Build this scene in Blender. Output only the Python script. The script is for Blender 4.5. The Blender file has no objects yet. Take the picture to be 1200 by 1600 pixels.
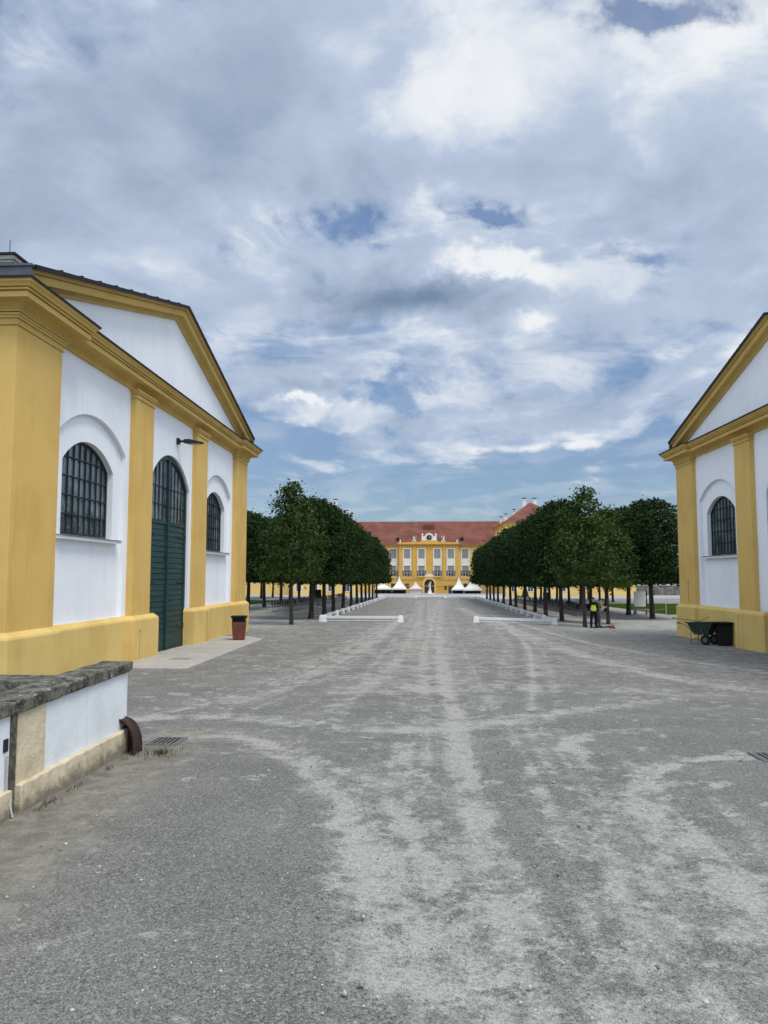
import bpy, bmesh, math, random
import numpy as np
from mathutils import Vector, Matrix
from mathutils.geometry import tessellate_polygon

R = math.radians
random.seed(7)
rng = np.random.default_rng(7)
scene = bpy.context.scene
col = scene.collection

# ------------------------------------------------------------------ camera
CAM_H = 2.43
cam_d = bpy.data.cameras.new('camera')
cam = bpy.data.objects.new('camera', cam_d)
col.objects.link(cam)
cam.location = (0, 0, CAM_H)
cam.rotation_euler = (R(90 + 4.76), 0, R(3.24))
cam_d.sensor_fit = 'VERTICAL'
cam_d.sensor_height = 36
cam_d.lens = 27
cam_d.clip_end = 6000
cam_d.clip_start = 0.05
scene.camera = cam

# ------------------------------------------------------------------ light and exposure
SUN_DIR = Vector((0.46, -0.46, 1.15)).normalized()      # towards the sun
SUN_EL = math.asin(SUN_DIR.z)
SUN_AZ = math.atan2(SUN_DIR.x, SUN_DIR.y)
sun_d = bpy.data.lights.new('sun', 'SUN')
sun_d.energy = 1.6
sun_d.angle = R(24)
sun_d.color = (1.0, 0.95, 0.86)
sun = bpy.data.objects.new('sun', sun_d)
col.objects.link(sun)
sun.rotation_euler = (-SUN_DIR).to_track_quat('-Z', 'Y').to_euler()
sun.location = (20, -10, 40)
scene.view_settings.view_transform = 'Standard'
scene.view_settings.look = 'None'
scene.view_settings.exposure = 0.66
scene.view_settings.gamma = 1
scene.view_settings.use_curve_mapping = False


# ------------------------------------------------------------------ node helpers
class NT:
    def __init__(s, nt):
        s.nt = nt

    def n(s, typ, **kw):
        nd = s.nt.nodes.new(typ)
        for k, v in kw.items():
            setattr(nd, k, v)
        return nd

    def link(s, a, b):
        s.nt.links.new(a, b)

    def set(s, sock, v):
        if hasattr(v, 'links') or isinstance(v, bpy.types.NodeSocket):
            s.link(v, sock)
        elif v is not None:
            sock.default_value = v

    def math(s, op, a, b=None, c=None, clamp=False):
        nd = s.n('ShaderNodeMath', operation=op, use_clamp=clamp)
        s.set(nd.inputs[0], a)
        if b is not None: s.set(nd.inputs[1], b)
        if c is not None: s.set(nd.inputs[2], c)
        return nd.outputs[0]

    def vmath(s, op, a, b=None, out=0):
        nd = s.n('ShaderNodeVectorMath', operation=op)
        s.set(nd.inputs[0], a)
        if b is not None: s.set(nd.inputs[1], b)
        return nd.outputs[out]

    def noise(s, vec, scale, detail=4, rough=.5, dist=0, dim='3D', lac=2.0):
        nd = s.n('ShaderNodeTexNoise', noise_dimensions=dim)
        s.set(nd.inputs['Vector'], vec)
        nd.inputs['Scale'].default_value = scale
        nd.inputs['Detail'].default_value = detail
        nd.inputs['Roughness'].default_value = rough
        nd.inputs['Lacunarity'].default_value = lac
        nd.inputs['Distortion'].default_value = dist
        return nd

    def ramp(s, x, lo, hi, a=0., b=1., smooth=True):
        nd = s.n('ShaderNodeMapRange')
        nd.interpolation_type = 'SMOOTHSTEP' if smooth else 'LINEAR'
        s.set(nd.inputs[0], x)
        for i, v in zip((1, 2, 3, 4), (lo, hi, a, b)):
            s.set(nd.inputs[i], v)
        return nd.outputs[0]

    def mix(s, f, a, b, mode='MIX'):
        nd = s.n('ShaderNodeMix', data_type='RGBA', blend_type=mode)
        s.set(nd.inputs[0], f)
        for sk, v in ((nd.inputs[6], a), (nd.inputs[7], b)):
            if isinstance(v, (tuple, list)):
                sk.default_value = (*v[:3], 1)
            else:
                s.link(v, sk)
        return nd.outputs[2]

    def comb(s, x, y, z):
        nd = s.n('ShaderNodeCombineXYZ')
        for i, v in enumerate((x, y, z)): s.set(nd.inputs[i], v)
        return nd.outputs[0]


# ------------------------------------------------------------------ world: Nishita sky under a broken cloud deck
world = bpy.data.worlds.new('World')
scene.world = world
world.use_nodes = True
wn = NT(world.node_tree)
world.node_tree.nodes.clear()
w_out = wn.n('ShaderNodeOutputWorld')
w_bg = wn.n('ShaderNodeBackground')
sky = wn.n('ShaderNodeTexSky')
sky.sky_type = 'NISHITA'
sky.sun_disc = False
sky.sun_elevation = SUN_EL
sky.sun_rotation = SUN_AZ
sky.air_density = 1.0
sky.dust_density = 0.35
SKY_STRENGTH = 0.11
tc = wn.n('ShaderNodeTexCoord')
D = tc.outputs['Generated']
sep = wn.n('ShaderNodeSeparateXYZ')
wn.link(D, sep.inputs[0])
dx, dy, dz = sep.outputs
zc = wn.math('ADD', wn.math('MAXIMUM', dz, 0.0), 0.16)
P = wn.comb(wn.math('DIVIDE', dx, zc), wn.math('DIVIDE', dy, zc), 0.0)
# domain warp
warp = wn.noise(P, 1.3, 3, .5).outputs['Color']
warp = wn.vmath('SUBTRACT', warp, (0.5, 0.5, 0.5))
Pw = wn.vmath('ADD', P, wn.vmath('MULTIPLY', warp, (0.55, 0.55, 0.0)))
n_big = wn.noise(Pw, 0.62, 2, .5).outputs[0]
n_mid = wn.noise(Pw, 1.55, 9, .56, .15).outputs[0]
n_lit = wn.noise(wn.vmath('ADD', Pw, (0.10, 0.07, 0.0)), 1.55, 9, .56, .15).outputs[0]
n_fine = wn.noise(Pw, 6.5, 7, .62, .2).outputs[0]
# direction on the plane ahead of the square (x/y , z/y), for the clouds that have a place of their own
yc = wn.math('MAXIMUM', dy, 0.05)
A = wn.math('DIVIDE', dx, yc)
Ez = wn.math('DIVIDE', dz, yc)
AE = wn.comb(A, Ez, 0.0)
wob = wn.noise(AE, 7.5, 9, .62).outputs['Color']
wob = wn.vmath('SUBTRACT', wob, (0.5, 0.5, 0.5))
AEw = wn.vmath('ADD', AE, wn.vmath('MULTIPLY', wob, (0.24, 0.145, 0.0)))
sw = wn.n('ShaderNodeSeparateXYZ')
wn.link(AEw, sw.inputs[0])
aw, ew = sw.outputs[0], sw.outputs[1]
n_cum = wn.noise(AEw, 11.0, 7, .60).outputs[0]


def blob(a, e, ra, re, k=1.0, flat=False):
    """soft elliptical cloud bank or gap around the direction (a, e); flat = level base"""
    u = wn.math('DIVIDE', wn.math('SUBTRACT', aw, a), ra)
    v = wn.math('DIVIDE', wn.math('SUBTRACT', ew, e), re)
    if flat:
        v = wn.math('MAXIMUM', v, wn.math('MULTIPLY', v, -2.2))
    r2 = wn.math('ADD', wn.math('MULTIPLY', u, u), wn.math('MULTIPLY', v, v))
    g = wn.math('POWER', 2.718, wn.math('MULTIPLY', r2, -1.0))
    return wn.math('MULTIPLY', g, k)


def total(lst):
    t = lst[0]
    for q in lst[1:]: t = wn.math('ADD', t, q)
    return t


#  density of the deck
gaps = total([blob(-.105, .490, .050, .032, .25), blob(-.07, .462, .04, .022, .14), blob(.078, .470, .060, .016, .26), blob(-.112, .402, .040, .020, .20),
              blob(.300, .765, .110, .030, .28), blob(-.268, .455, .030, .016, .18), blob(-.48, .49, .05, .02, .16),
              blob(.02, .075, .50, .055, .24), blob(.10, .155, .22, .020, .14), blob(-.05, .250, .10, .022, .22), blob(.33, .17, .12, .022, .16),
              blob(.42, .30, .12, .03, .16), blob(.26, .42, .07, .02, .16), blob(-.28, .17, .10, .035, .18)])
banks = total([blob(.02, .385, .150, .055, .36, True), blob(-.175, .228, .042, .016, .34, True), blob(.16, .162, .24, .018, .26), blob(.05, .205, .26, .020, .20), blob(-.05, .13, .2, .012, .14), blob(.3, .245, .2, .03, .16),
               blob(-.16, .268, .11, .024, .20), blob(-.05, .66, .34, .14, .14), blob(.35, .60, .24, .15, .16),
               blob(-.35, .58, .25, .16, .14), blob(-.38, .41, .18, .04, .14), blob(.30, .35, .2, .03, .12)])
den = wn.math('ADD', n_mid, wn.math('MULTIPLY', wn.math('SUBTRACT', n_big, .5), .40))
den = wn.math('ADD', den, wn.math('MULTIPLY', wn.math('SUBTRACT', n_fine, .5), .22))
den = wn.math('ADD', den, wn.math('MULTIPLY', wn.math('SUBTRACT', n_cum, .5), .12))
den = wn.math('ADD', den, wn.math('SUBTRACT', banks, gaps))
height_bias = wn.ramp(dz, 0.05, 0.40, -0.02, 0.14)
den = wn.math('ADD', den, height_bias)
cover = wn.ramp(den, 0.38, 0.66)
veil = wn.ramp(dz, 0.0, 0.5, 0.34, 0.26)
cover = wn.math('MAXIMUM', cover, veil)
# brightness of the cloud: lit shoulders against lavender undersides
slope = wn.math('SUBTRACT', n_mid, n_lit)
lit = wn.ramp(slope, -0.085, 0.10)
thick = wn.ramp(den, 0.50, 0.90)
n_tone = wn.noise(Pw, 0.95, 4, .55).outputs[0]
tone = wn.ramp(n_tone, 0.34, 0.68)
whites = total([blob(.085, .418, .085, .018, 1.25), blob(.145, .340, .03, .014, .55), blob(-.178, .233, .036, .010, .8),
                blob(.03, .67, .15, .13, .26), blob(.36, .64, .18, .12, .32), blob(-.36, .70, .10, .10, .16), blob(-.19, .485, .07, .06, .36), blob(.0, .48, .05, .02, .3),
                blob(.30, .34, .14, .03, .24), blob(-.05, .32, .1, .02, .20), blob(-.36, .405, .12, .03, .30), blob(-.14, .275, .10, .010, .22), blob(.2, .17, .2, .01, .2)])
darks = total([blob(.0, .385, .14, .044, 1.15), blob(-.09, .36, .07, .03, .6), blob(-.32, .62, .20, .13, .50), blob(.28, .52, .20, .06, .44), blob(-.06, .55, .22, .045, .40), blob(-.5, .6, .16, .16, .3),
               blob(-.15, .255, .09, .012, .35), blob(-.45, .36, .14, .04, .22), blob(.1, .22, .3, .03, .12)])
br = wn.math('ADD', wn.math('MULTIPLY', lit, .50), wn.math('MULTIPLY', tone, .38))
br = wn.math('SUBTRACT', wn.math('ADD', br, -.06), wn.math('MULTIPLY', thick, .12))
br = wn.math('ADD', br, wn.math('MULTIPLY', wn.math('SUBTRACT', n_fine, .5), .34))
br = wn.math('ADD', br, wn.math('MULTIPLY', wn.math('SUBTRACT', n_cum, .5), .62))
br = wn.math('ADD', wn.math('ADD', br, .06), wn.math('SUBTRACT', whites, darks))
c_dark = (0.13, 0.205, 0.325)
c_mid = (0.46, 0.545, 0.70)
c_white = (0.80, 0.825, 0.87)
cc = wn.mix(wn.ramp(br, -1.35, 0.40, smooth=False), c_dark, c_mid)
cc = wn.mix(wn.ramp(br, 0.26, 0.92), cc, c_white)
skyc = wn.mix(1.0, sky.outputs[0], (SKY_STRENGTH * 1.0, SKY_STRENGTH * 1.02, SKY_STRENGTH * 1.12), 'MULTIPLY')
skyc = wn.mix(1.0, skyc, wn.mix(wn.ramp(dz, 0.0, 0.42), (0.42, 0.52, 0.58), (0.50, 0.72, 0.90)), 'MULTIPLY')
final = wn.mix(cover, skyc, cc)
# added ambient fill: sky made brighter outside the view, overhead and behind
BRIGHT = wn.math('ADD', 1.0, wn.ramp(dy, 0.64, 0.20, 0.0, 0.95))
final = wn.mix(1.0, final, wn.comb(BRIGHT, BRIGHT, wn.math('MULTIPLY', BRIGHT, 0.98)), 'MULTIPLY')
CLOUDY = 0.68
wn.link(final, w_bg.inputs['Color'])
w_bg.inputs['Strength'].default_value = CLOUDY
wn.link(w_bg.outputs[0], w_out.inputs['Surface'])


# ------------------------------------------------------------------ terrain
def ss(t):
    t = np.clip(t, 0, 1)
    return t * t * (3 - 2 * t)


def terrain(x, y):
    """height of the square: it falls gently away from the viewer and a little to the right"""
    y = np.asarray(y, float)
    x = np.asarray(x, float)
    z = -.0083 * np.clip(y, 0, 130) - .0202 * np.clip(y - 130, 0, 100)
    return z - .25 * ss((x - 3) / 9) * ss((y - 8) / 12)


def tz(x, y): return float(terrain(x, y))


# ------------------------------------------------------------------ object helpers
def tag(o, label=None, cat=None, group=None, kind=None):
    if label: o['label'] = label
    if cat: o['category'] = cat
    if group: o['group'] = group
    if kind: o['kind'] = kind
    return o


def link_mesh(name, me, mat=None, parent=None):
    o = bpy.data.objects.new(name, me)
    col.objects.link(o)
    if mat is not None: me.materials.append(mat)
    if parent is not None: o.parent = parent
    return o


def empty(name, loc, rz=0.0):
    o = bpy.data.objects.new(name, None)
    o.empty_display_size = .2
    o.location = loc
    o.rotation_euler = (0, 0, rz)
    col.objects.link(o)
    return o


def copy_tree(o, parent=None):
    c = o.copy()
    col.objects.link(c)
    if parent is not None: c.parent = parent
    for ch in o.children:
        copy_tree(ch, c)
    return c


class MB:
    """collects shapes into one mesh; T maps builder coordinates to the mesh's own"""
    def __init__(s, T=None):
        s.bm = bmesh.new()
        s.T = T or (lambda p: p)

    def v(s, p): return s.bm.verts.new(s.T(p))

    def f(s, vs):
        try:
            return s.bm.faces.new(vs)
        except ValueError:
            return None

    def box(s, x0, x1, y0, y1, z0, z1):
        c = [s.v((x, y, z)) for z in (z0, z1) for y in (y0, y1) for x in (x0, x1)]
        for q in ((0, 2, 3, 1), (4, 5, 7, 6), (0, 1, 5, 4), (1, 3, 7, 5), (3, 2, 6, 7), (2, 0, 4, 6)):
            s.f([c[i] for i in q])
        return s

    def hexa(s, lo, hi):
        """lo / hi: four points each, same order round"""
        a = [s.v(p) for p in lo]
        b = [s.v(p) for p in hi]
        n = len(a)
        s.f(a[::-1]); s.f(b)
        for i in range(n):
            s.f([a[i], a[(i + 1) % n], b[(i + 1) % n], b[i]])
        return s

    def tube(s, pts, rad, n=8, caps=True):
        pts = [Vector(p) for p in pts]
        rings = []
        for i, p in enumerate(pts):
            d = (pts[min(i + 1, len(pts) - 1)] - pts[max(i - 1, 0)]).normalized()
            a = d.orthogonal().normalized() if i == 0 else (prev - d * prev.dot(d)).normalized()
            prev = a
            b = d.cross(a)
            r = rad[i] if isinstance(rad, (list, tuple)) else rad
            rings.append([s.v(p + (a * math.cos(t) + b * math.sin(t)) * r) for t in (2 * math.pi * k / n for k in range(n))])
        for q, w in zip(rings[:-1], rings[1:]):
            for k in range(n):
                s.f([q[k], q[(k + 1) % n], w[(k + 1) % n], w[k]])
        if caps:
            s.f(rings[0][::-1]); s.f(rings[-1])
        return s

    def lathe(s, prof, n=16, c=(0, 0, 0), sx=1, sy=1):
        rings = []
        for r, z in prof:
            rings.append([s.v((c[0] + r * sx * math.cos(2 * math.pi * k / n), c[1] + r * sy * math.sin(2 * math.pi * k / n), c[2] + z)) for k in range(n)])
        for q, w in zip(rings[:-1], rings[1:]):
            for k in range(n):
                s.f([q[k], q[(k + 1) % n], w[(k + 1) % n], w[k]])
        s.f(rings[0][::-1]); s.f(rings[-1])
        return s

    def plate(s, outer, holes, d0, d1, put):
        """flat plate with holes; outlines are 2-D, put(a, b, depth) gives builder coordinates"""
        loops = [outer] + list(holes)
        flat = [p for l in loops for p in l]
        tris = tessellate_polygon([[Vector((p[0], p[1], 0)) for p in l] for l in loops])
        fr = [s.v(put(p[0], p[1], d1)) for p in flat]
        bk = [s.v(put(p[0], p[1], d0)) for p in flat]
        for t in tris:
            s.f([fr[i] for i in t]); s.f([bk[i] for i in reversed(t)])
        k = 0
        for l in loops:
            m = len(l)
            for i in range(m):
                a, b = k + i, k + (i + 1) % m
                s.f([fr[a], fr[b], bk[b], bk[a]])
            k += m
        return s

    def sweep(s, path, prof, put, closed_ends=True):
        """profile (offset, level) carried along a 2-D path with mitred corners, the offset to the right of travel"""
        pts = [Vector(p) for p in path]
        nrm = []
        for a, b in zip(pts[:-1], pts[1:]):
            d = (b - a).normalized()
            nrm.append(Vector((d.y, -d.x)))
        rings = []
        for i, p in enumerate(pts):
            if i == 0: m = nrm[0]
            elif i == len(pts) - 1: m = nrm[-1]
            else:
                m = nrm[i - 1] + nrm[i]
                m = m / (1 + nrm[i - 1].dot(nrm[i]))
            rings.append([s.v(put(p.x + m.x * o, p.y + m.y * o, l)) for o, l in prof])
        n = len(prof)
        for q, w in zip(rings[:-1], rings[1:]):
            for k in range(n):
                s.f([q[k], q[(k + 1) % n], w[(k + 1) % n], w[k]])
        if closed_ends:
            s.f(rings[0][::-1]); s.f(rings[-1])
        return s

    def build(s, name, mat=None, parent=None, smooth=False, bevel=0):
        bmesh.ops.remove_doubles(s.bm, verts=s.bm.verts, dist=1e-5)
        bmesh.ops.recalc_face_normals(s.bm, faces=s.bm.faces)
        me = bpy.data.meshes.new(name)
        s.bm.to_mesh(me)
        s.bm.free()
        if smooth:
            me.polygons.foreach_set('use_smooth', [True] * len(me.polygons))
        o = link_mesh(name, me, mat, parent)
        if bevel:
            md = o.modifiers.new('bevel', 'BEVEL')
            md.width = bevel
            md.segments = 2
            md.limit_method = 'ANGLE'
            md.angle_limit = R(40)
        return o


# ------------------------------------------------------------------ materials
def mat_base(name, rough=.8, spec=.3):
    m = bpy.data.materials.new(name)
    m.use_nodes = True
    t = NT(m.node_tree)
    b = m.node_tree.nodes['Principled BSDF']
    b.inputs['Roughness'].default_value = rough
    b.inputs['Specular IOR Level'].default_value = spec
    return m, t, b


def bump(t, b, h, dist=.01, strength=.6):
    nd = t.n('ShaderNodeBump')
    nd.inputs['Distance'].default_value = dist
    nd.inputs['Strength'].default_value = strength
    t.link(h, nd.inputs['Height'])
    t.link(nd.outputs[0], b.inputs['Normal'])


def world_pos(t):
    return t.n('ShaderNodeNewGeometry').outputs['Position']


def obj_pos(t):
    return t.n('ShaderNodeTexCoord').outputs['Object']


def simple(name, c, rough=.7, spec=.3, var=.25, scale=6, metal=0, bumpd=0, c2=None):
    m, t, b = mat_base(name, rough, spec)
    p = obj_pos(t)
    n = t.noise(p, scale, 5, .6).outputs[0]
    k = c2 or tuple(x * (1 - var) for x in c)
    t.link(t.mix(t.ramp(n, .35, .68), k, c), b.inputs['Base Color'])
    b.inputs['Metallic'].default_value = metal
    if bumpd:
        bump(t, b, t.noise(p, scale * 6, 4, .6).outputs[0], bumpd)
    return m


def stucco(name, c, stain, amount=.5, streak=True):
    """lime-washed render: broad cloudy wash, rain streaks, trowel texture"""
    m, t, b = mat_base(name, .9, .15)
    p = world_pos(t)
    big = t.noise(p, .55, 5, .6).outputs[0]
    fine = t.noise(p, 9, 5, .6).outputs[0]
    sp = t.vmath('MULTIPLY', p, (2.2, 2.2, .16))
    st = t.noise(sp, 1.5, 6, .65).outputs[0]
    a = t.mix(t.math('MULTIPLY', t.ramp(big, .38, .72), amount), c, stain)
    if streak:
        a = t.mix(t.math('MULTIPLY', t.ramp(st, .52, .78), amount * .55), a, tuple(x * .72 for x in stain))
    a = t.mix(t.math('MULTIPLY', t.ramp(fine, .5, .8), amount * .25), a, tuple(min(1, x * 1.12) for x in c))
    t.link(a, b.inputs['Base Color'])
    bump(t, b, t.math('ADD', t.noise(p, 26, 5, .7).outputs[0], t.math('MULTIPLY', t.noise(p, 2.2, 3, .5).outputs[0], 1.6)), .012, .35)
    return m


M = {}
M['yellow'] = stucco('yellow_render', (.635, .425, .135), (.545, .345, .10), .75)
M['yellow_plinth'] = stucco('yellow_plinth_render', (.655, .475, .17), (.55, .365, .115), .85)
M['white'] = stucco('white_render', (.80, .81, .83), (.70, .72, .75), .55)
M['trim'] = stucco('yellow_cornice_paint', (.59, .405, .13), (.47, .305, .09), .7, False)
M['slate'] = simple('dark_slate_metal', (.050, .052, .058), .55, .4, .35, 3)
M['flash'] = simple('dark_sheet_metal', (.020, .020, .022), .75, .2, .3, 5)
M['greysheet'] = simple('grey_zinc_sheet', (.085, .09, .10), .5, .5, .25, 3)
M['iron'] = simple('black_iron', (.016, .017, .018), .5, .4, .3, 20)
M['bar'] = simple('dark_green_bar', (.012, .024, .023), .5, .4, .3, 20)
M['rust'] = simple('rusty_cast_iron', (.060, .034, .026), .8, .25, .55, 14, 0, .006)
M['stone'] = simple('limestone', (.46, .44, .40), .85, .2, .3, 6, 0, .01)
M['paleston'] = simple('pale_carved_stone', (.66, .63, .57), .8, .2, .25, 5, 0, .01)
M['whitepaint'] = simple('white_painted_wood', (.76, .76, .75), .5, .35, .10, 6)
M['fabric_white'] = simple('white_tent_fabric', (.70, .69, .66), .75, .2, .06, 2)
M['fabric_pink'] = simple('pinkish_tent_fabric', (.62, .51, .475), .75, .2, .08, 2)
M['black'] = simple('black_plastic', (.011, .011, .012), .6, .2, .3, 12)
M['steel'] = simple('brushed_steel', (.42, .42, .42), .4, .5, .2, 12, .7)
M['bark'] = None
M['cypress'] = simple('dark_evergreen', (.030, .062, .022), .8, .2, .5, 14)
M['board'] = simple('white_board', (.72, .73, .70), .5, .3, .06, 3)
M['concrete'] = simple('pale_concrete', (.40, .375, .335), .88, .2, .16, 2.2, 0, .006)


def glass_mat(name, c=(.030, .038, .042), rough=.06):
    m, t, b = mat_base(name, rough, .9)
    p = world_pos(t)
    n = t.noise(p, 1.1, 3, .5).outputs[0]
    t.link(t.mix(t.ramp(n, .4, .65), c, tuple(x * 2.3 for x in c)), b.inputs['Base Color'])
    bump(t, b, t.math('ADD', t.noise(p, 2.6, 2, .5).outputs[0], t.noise(p, .9, 2, .5).outputs[0]), .05, .45)
    return m


M['glass'] = glass_mat('old_window_glass', (.055, .066, .072), .10)
M['glass_far'] = glass_mat('castle_window_glass', (.02, .022, .025), .15)


def boards_mat():
    m, t, b = mat_base('dark_green_boards', .5, .35)
    p = obj_pos(t)
    sp = t.n('ShaderNodeSeparateXYZ')
    t.link(p, sp.inputs[0])
    n = t.noise(t.vmath('MULTIPLY', p, (1, .6, 7)), 1.6, 6, .6).outputs[0]
    t.link(t.mix(t.ramp(n, .3, .75), (.006, .028, .027), (.016, .056, .050)), b.inputs['Base Color'])
    bump(t, b, t.noise(t.vmath('MULTIPLY', p, (1, 2, 22)), 3, 4, .6).outputs[0], .004, .5)
    return m


M['green'] = boards_mat()
M['greenpaint'] = simple('dark_green_paint', (.010, .036, .034), .45, .4, .35, 6)


def roof_tiles():
    m, t, b = mat_base('red_clay_tiles', .85, .2)
    p = obj_pos(t)
    n = t.noise(p, .28, 6, .62).outputs[0]
    f = t.noise(t.vmath('MULTIPLY', p, (2.6, 2.6, 3.4)), 1.3, 4, .7).outputs[0]
    c = t.mix(t.ramp(n, .36, .66), (.125, .046, .033), (.190, .073, .052))
    c = t.mix(t.math('MULTIPLY', t.ramp(f, .45, .75), .6), c, (.15, .055, .048))
    t.link(c, b.inputs['Base Color'])
    wv = t.n('ShaderNodeTexWave', wave_type='BANDS', bands_direction='Z')
    t.link(p, wv.inputs['Vector'])
    wv.inputs['Scale'].default_value = 1.2
    bump(t, b, wv.outputs['Fac'], .05, .6)
    return m


M['tiles'] = roof_tiles()


def bark():
    m, t, b = mat_base('tree_bark', .95, .1)
    p = obj_pos(t)
    q = t.vmath('MULTIPLY', p, (9, 9, 2))
    n = t.noise(q, 1.6, 6, .65).outputs[0]
    t.link(t.mix(t.ramp(n, .35, .68), (.035, .029, .023), (.105, .092, .075)), b.inputs['Base Color'])
    bump(t, b, n, .03, .8)
    return m


M['bark'] = bark()


def leaf(name, a, bcol):
    m, t, b = mat_base(name, .65, .10)
    at = t.n('ShaderNodeAttribute', attribute_name='tint')
    c = t.mix(at.outputs['Fac'], a, bcol)
    t.link(c, b.inputs['Base Color'])
    b.inputs['Subsurface Weight'].default_value = 0
    tr = t.n('ShaderNodeBsdfTranslucent')
    t.link(t.mix(1.0, c, (1.1, 1.25, .55), 'MULTIPLY'), tr.inputs[0])
    mx = t.n('ShaderNodeMixShader')
    mx.inputs[0].default_value = .22
    t.link(b.outputs[0], mx.inputs[1])
    t.link(tr.outputs[0], mx.inputs[2])
    out = [n for n in m.node_tree.nodes if n.type == 'OUTPUT_MATERIAL'][0]
    t.link(mx.outputs[0], out.inputs['Surface'])
    return m


M['leaf_dark'] = leaf('dark_linden_leaves', (.008, .019, .006), (.029, .054, .013))
M['leaf_young'] = leaf('young_linden_leaves', (.021, .040, .009), (.068, .104, .024))
M['leaf_wood'] = leaf('far_wood_leaves', (.022, .040, .020), (.045, .075, .030))


# ------------------------------------------------------------------ the ground
def ground_mat():
    m, t, b = mat_base('grey_limestone_gravel', .95, .12)
    p = world_pos(t)
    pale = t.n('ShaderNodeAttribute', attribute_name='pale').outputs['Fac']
    earth = t.n('ShaderNodeAttribute', attribute_name='earth').outputs['Fac']
    n1 = t.noise(p, .7, 6, .62).outputs[0]
    n2 = t.noise(p, 3.1, 7, .66, .4).outputs[0]
    n3 = t.noise(p, 17, 4, .7).outputs[0]
    vo = t.n('ShaderNodeTexVoronoi')
    t.link(p, vo.inputs['Vector'])
    vo.inputs['Scale'].default_value = 92
    vo2 = t.n('ShaderNodeTexVoronoi')
    t.link(p, vo2.inputs['Vector'])
    vo2.inputs['Scale'].default_value = 44
    sx = t.n('ShaderNodeSeparateColor')
    t.link(vo.outputs['Color'], sx.inputs[0])
    sx2 = t.n('ShaderNodeSeparateColor')
    t.link(vo2.outputs['Color'], sx2.inputs[0])
    spots = t.ramp(t.math('ADD', t.noise(t.vmath('ADD', p, (31, 7, 0)), 2.3, 4, .6).outputs[0], t.math('MULTIPLY', t.math('SUBTRACT', n3, .5), .12)), .59, .68)
    # how far the pale tone covers the gravel: dust, plus lightening against tree shade
    n7 = t.noise(p, 7, 6, .72, .3).outputs[0]
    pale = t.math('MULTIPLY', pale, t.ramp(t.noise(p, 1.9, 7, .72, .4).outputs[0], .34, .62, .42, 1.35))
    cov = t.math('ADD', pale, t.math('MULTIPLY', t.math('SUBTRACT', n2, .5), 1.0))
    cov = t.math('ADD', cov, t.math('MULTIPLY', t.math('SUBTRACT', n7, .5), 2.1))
    grain = t.noise(p, 44, 3, .75).outputs[0]
    cov = t.math('ADD', cov, t.math('MULTIPLY', t.math('SUBTRACT', grain, .5), 1.0))
    cov = t.math('ADD', cov, t.math('MULTIPLY', t.math('SUBTRACT', n1, .5), .55))
    cov = t.math('ADD', cov, t.math('MULTIPLY', t.math('SUBTRACT', n3, .5), 1.3))
    cov = t.math('ADD', cov, t.math('MULTIPLY', spots, .75))
    cov = t.ramp(cov, .22, 1.42)
    g0 = t.mix(t.ramp(n1, .3, .7), (.140, .134, .120), (.188, .180, .162))
    g0 = t.mix(t.math('MULTIPLY', t.ramp(sx.outputs[0], .55, 1.0, smooth=False), .75), g0, (.33, .325, .305))
    g0 = t.mix(t.math('MULTIPLY', t.ramp(sx.outputs[1], .62, 1.0, smooth=False), .85), g0, (.046, .045, .042))
    g0 = t.mix(t.math('MULTIPLY', t.ramp(sx2.outputs[0], .8, 1.0, smooth=False), .5), g0, (.36, .355, .34))
    dust = t.mix(t.ramp(n3, .3, .7), (.39, .375, .338), (.505, .488, .442))
    dust = t.mix(t.math('MULTIPLY', t.ramp(sx.outputs[1], .45, 1.0, smooth=False), .55), dust, (.155, .15, .139))
    dust = t.mix(t.math('MULTIPLY', t.ramp(sx2.outputs[1], .6, 1.0, smooth=False), .35), dust, (.165, .16, .148))
    c = t.mix(t.math('MULTIPLY', cov, .82), g0, dust)
    ecov = t.ramp(t.math('ADD', earth, t.math('MULTIPLY', t.math('SUBTRACT', n2, .5), 1.0)), .2, 1.0)
    c = t.mix(t.math('MULTIPLY', ecov, .6), c, t.mix(t.ramp(n2, .35, .65), (.175, .15, .115), (.31, .285, .225)))
    t.link(c, b.inputs['Base Color'])
    h = t.math('ADD', t.math('MULTIPLY', vo.outputs['Distance'], -.7), t.math('MULTIPLY', n3, .9))
    h = t.math('ADD', h, t.math('MULTIPLY', n2, 1.4))
    bump(t, b, h, .022, .75)
    return m


M['ground'] = ground_mat()

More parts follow.
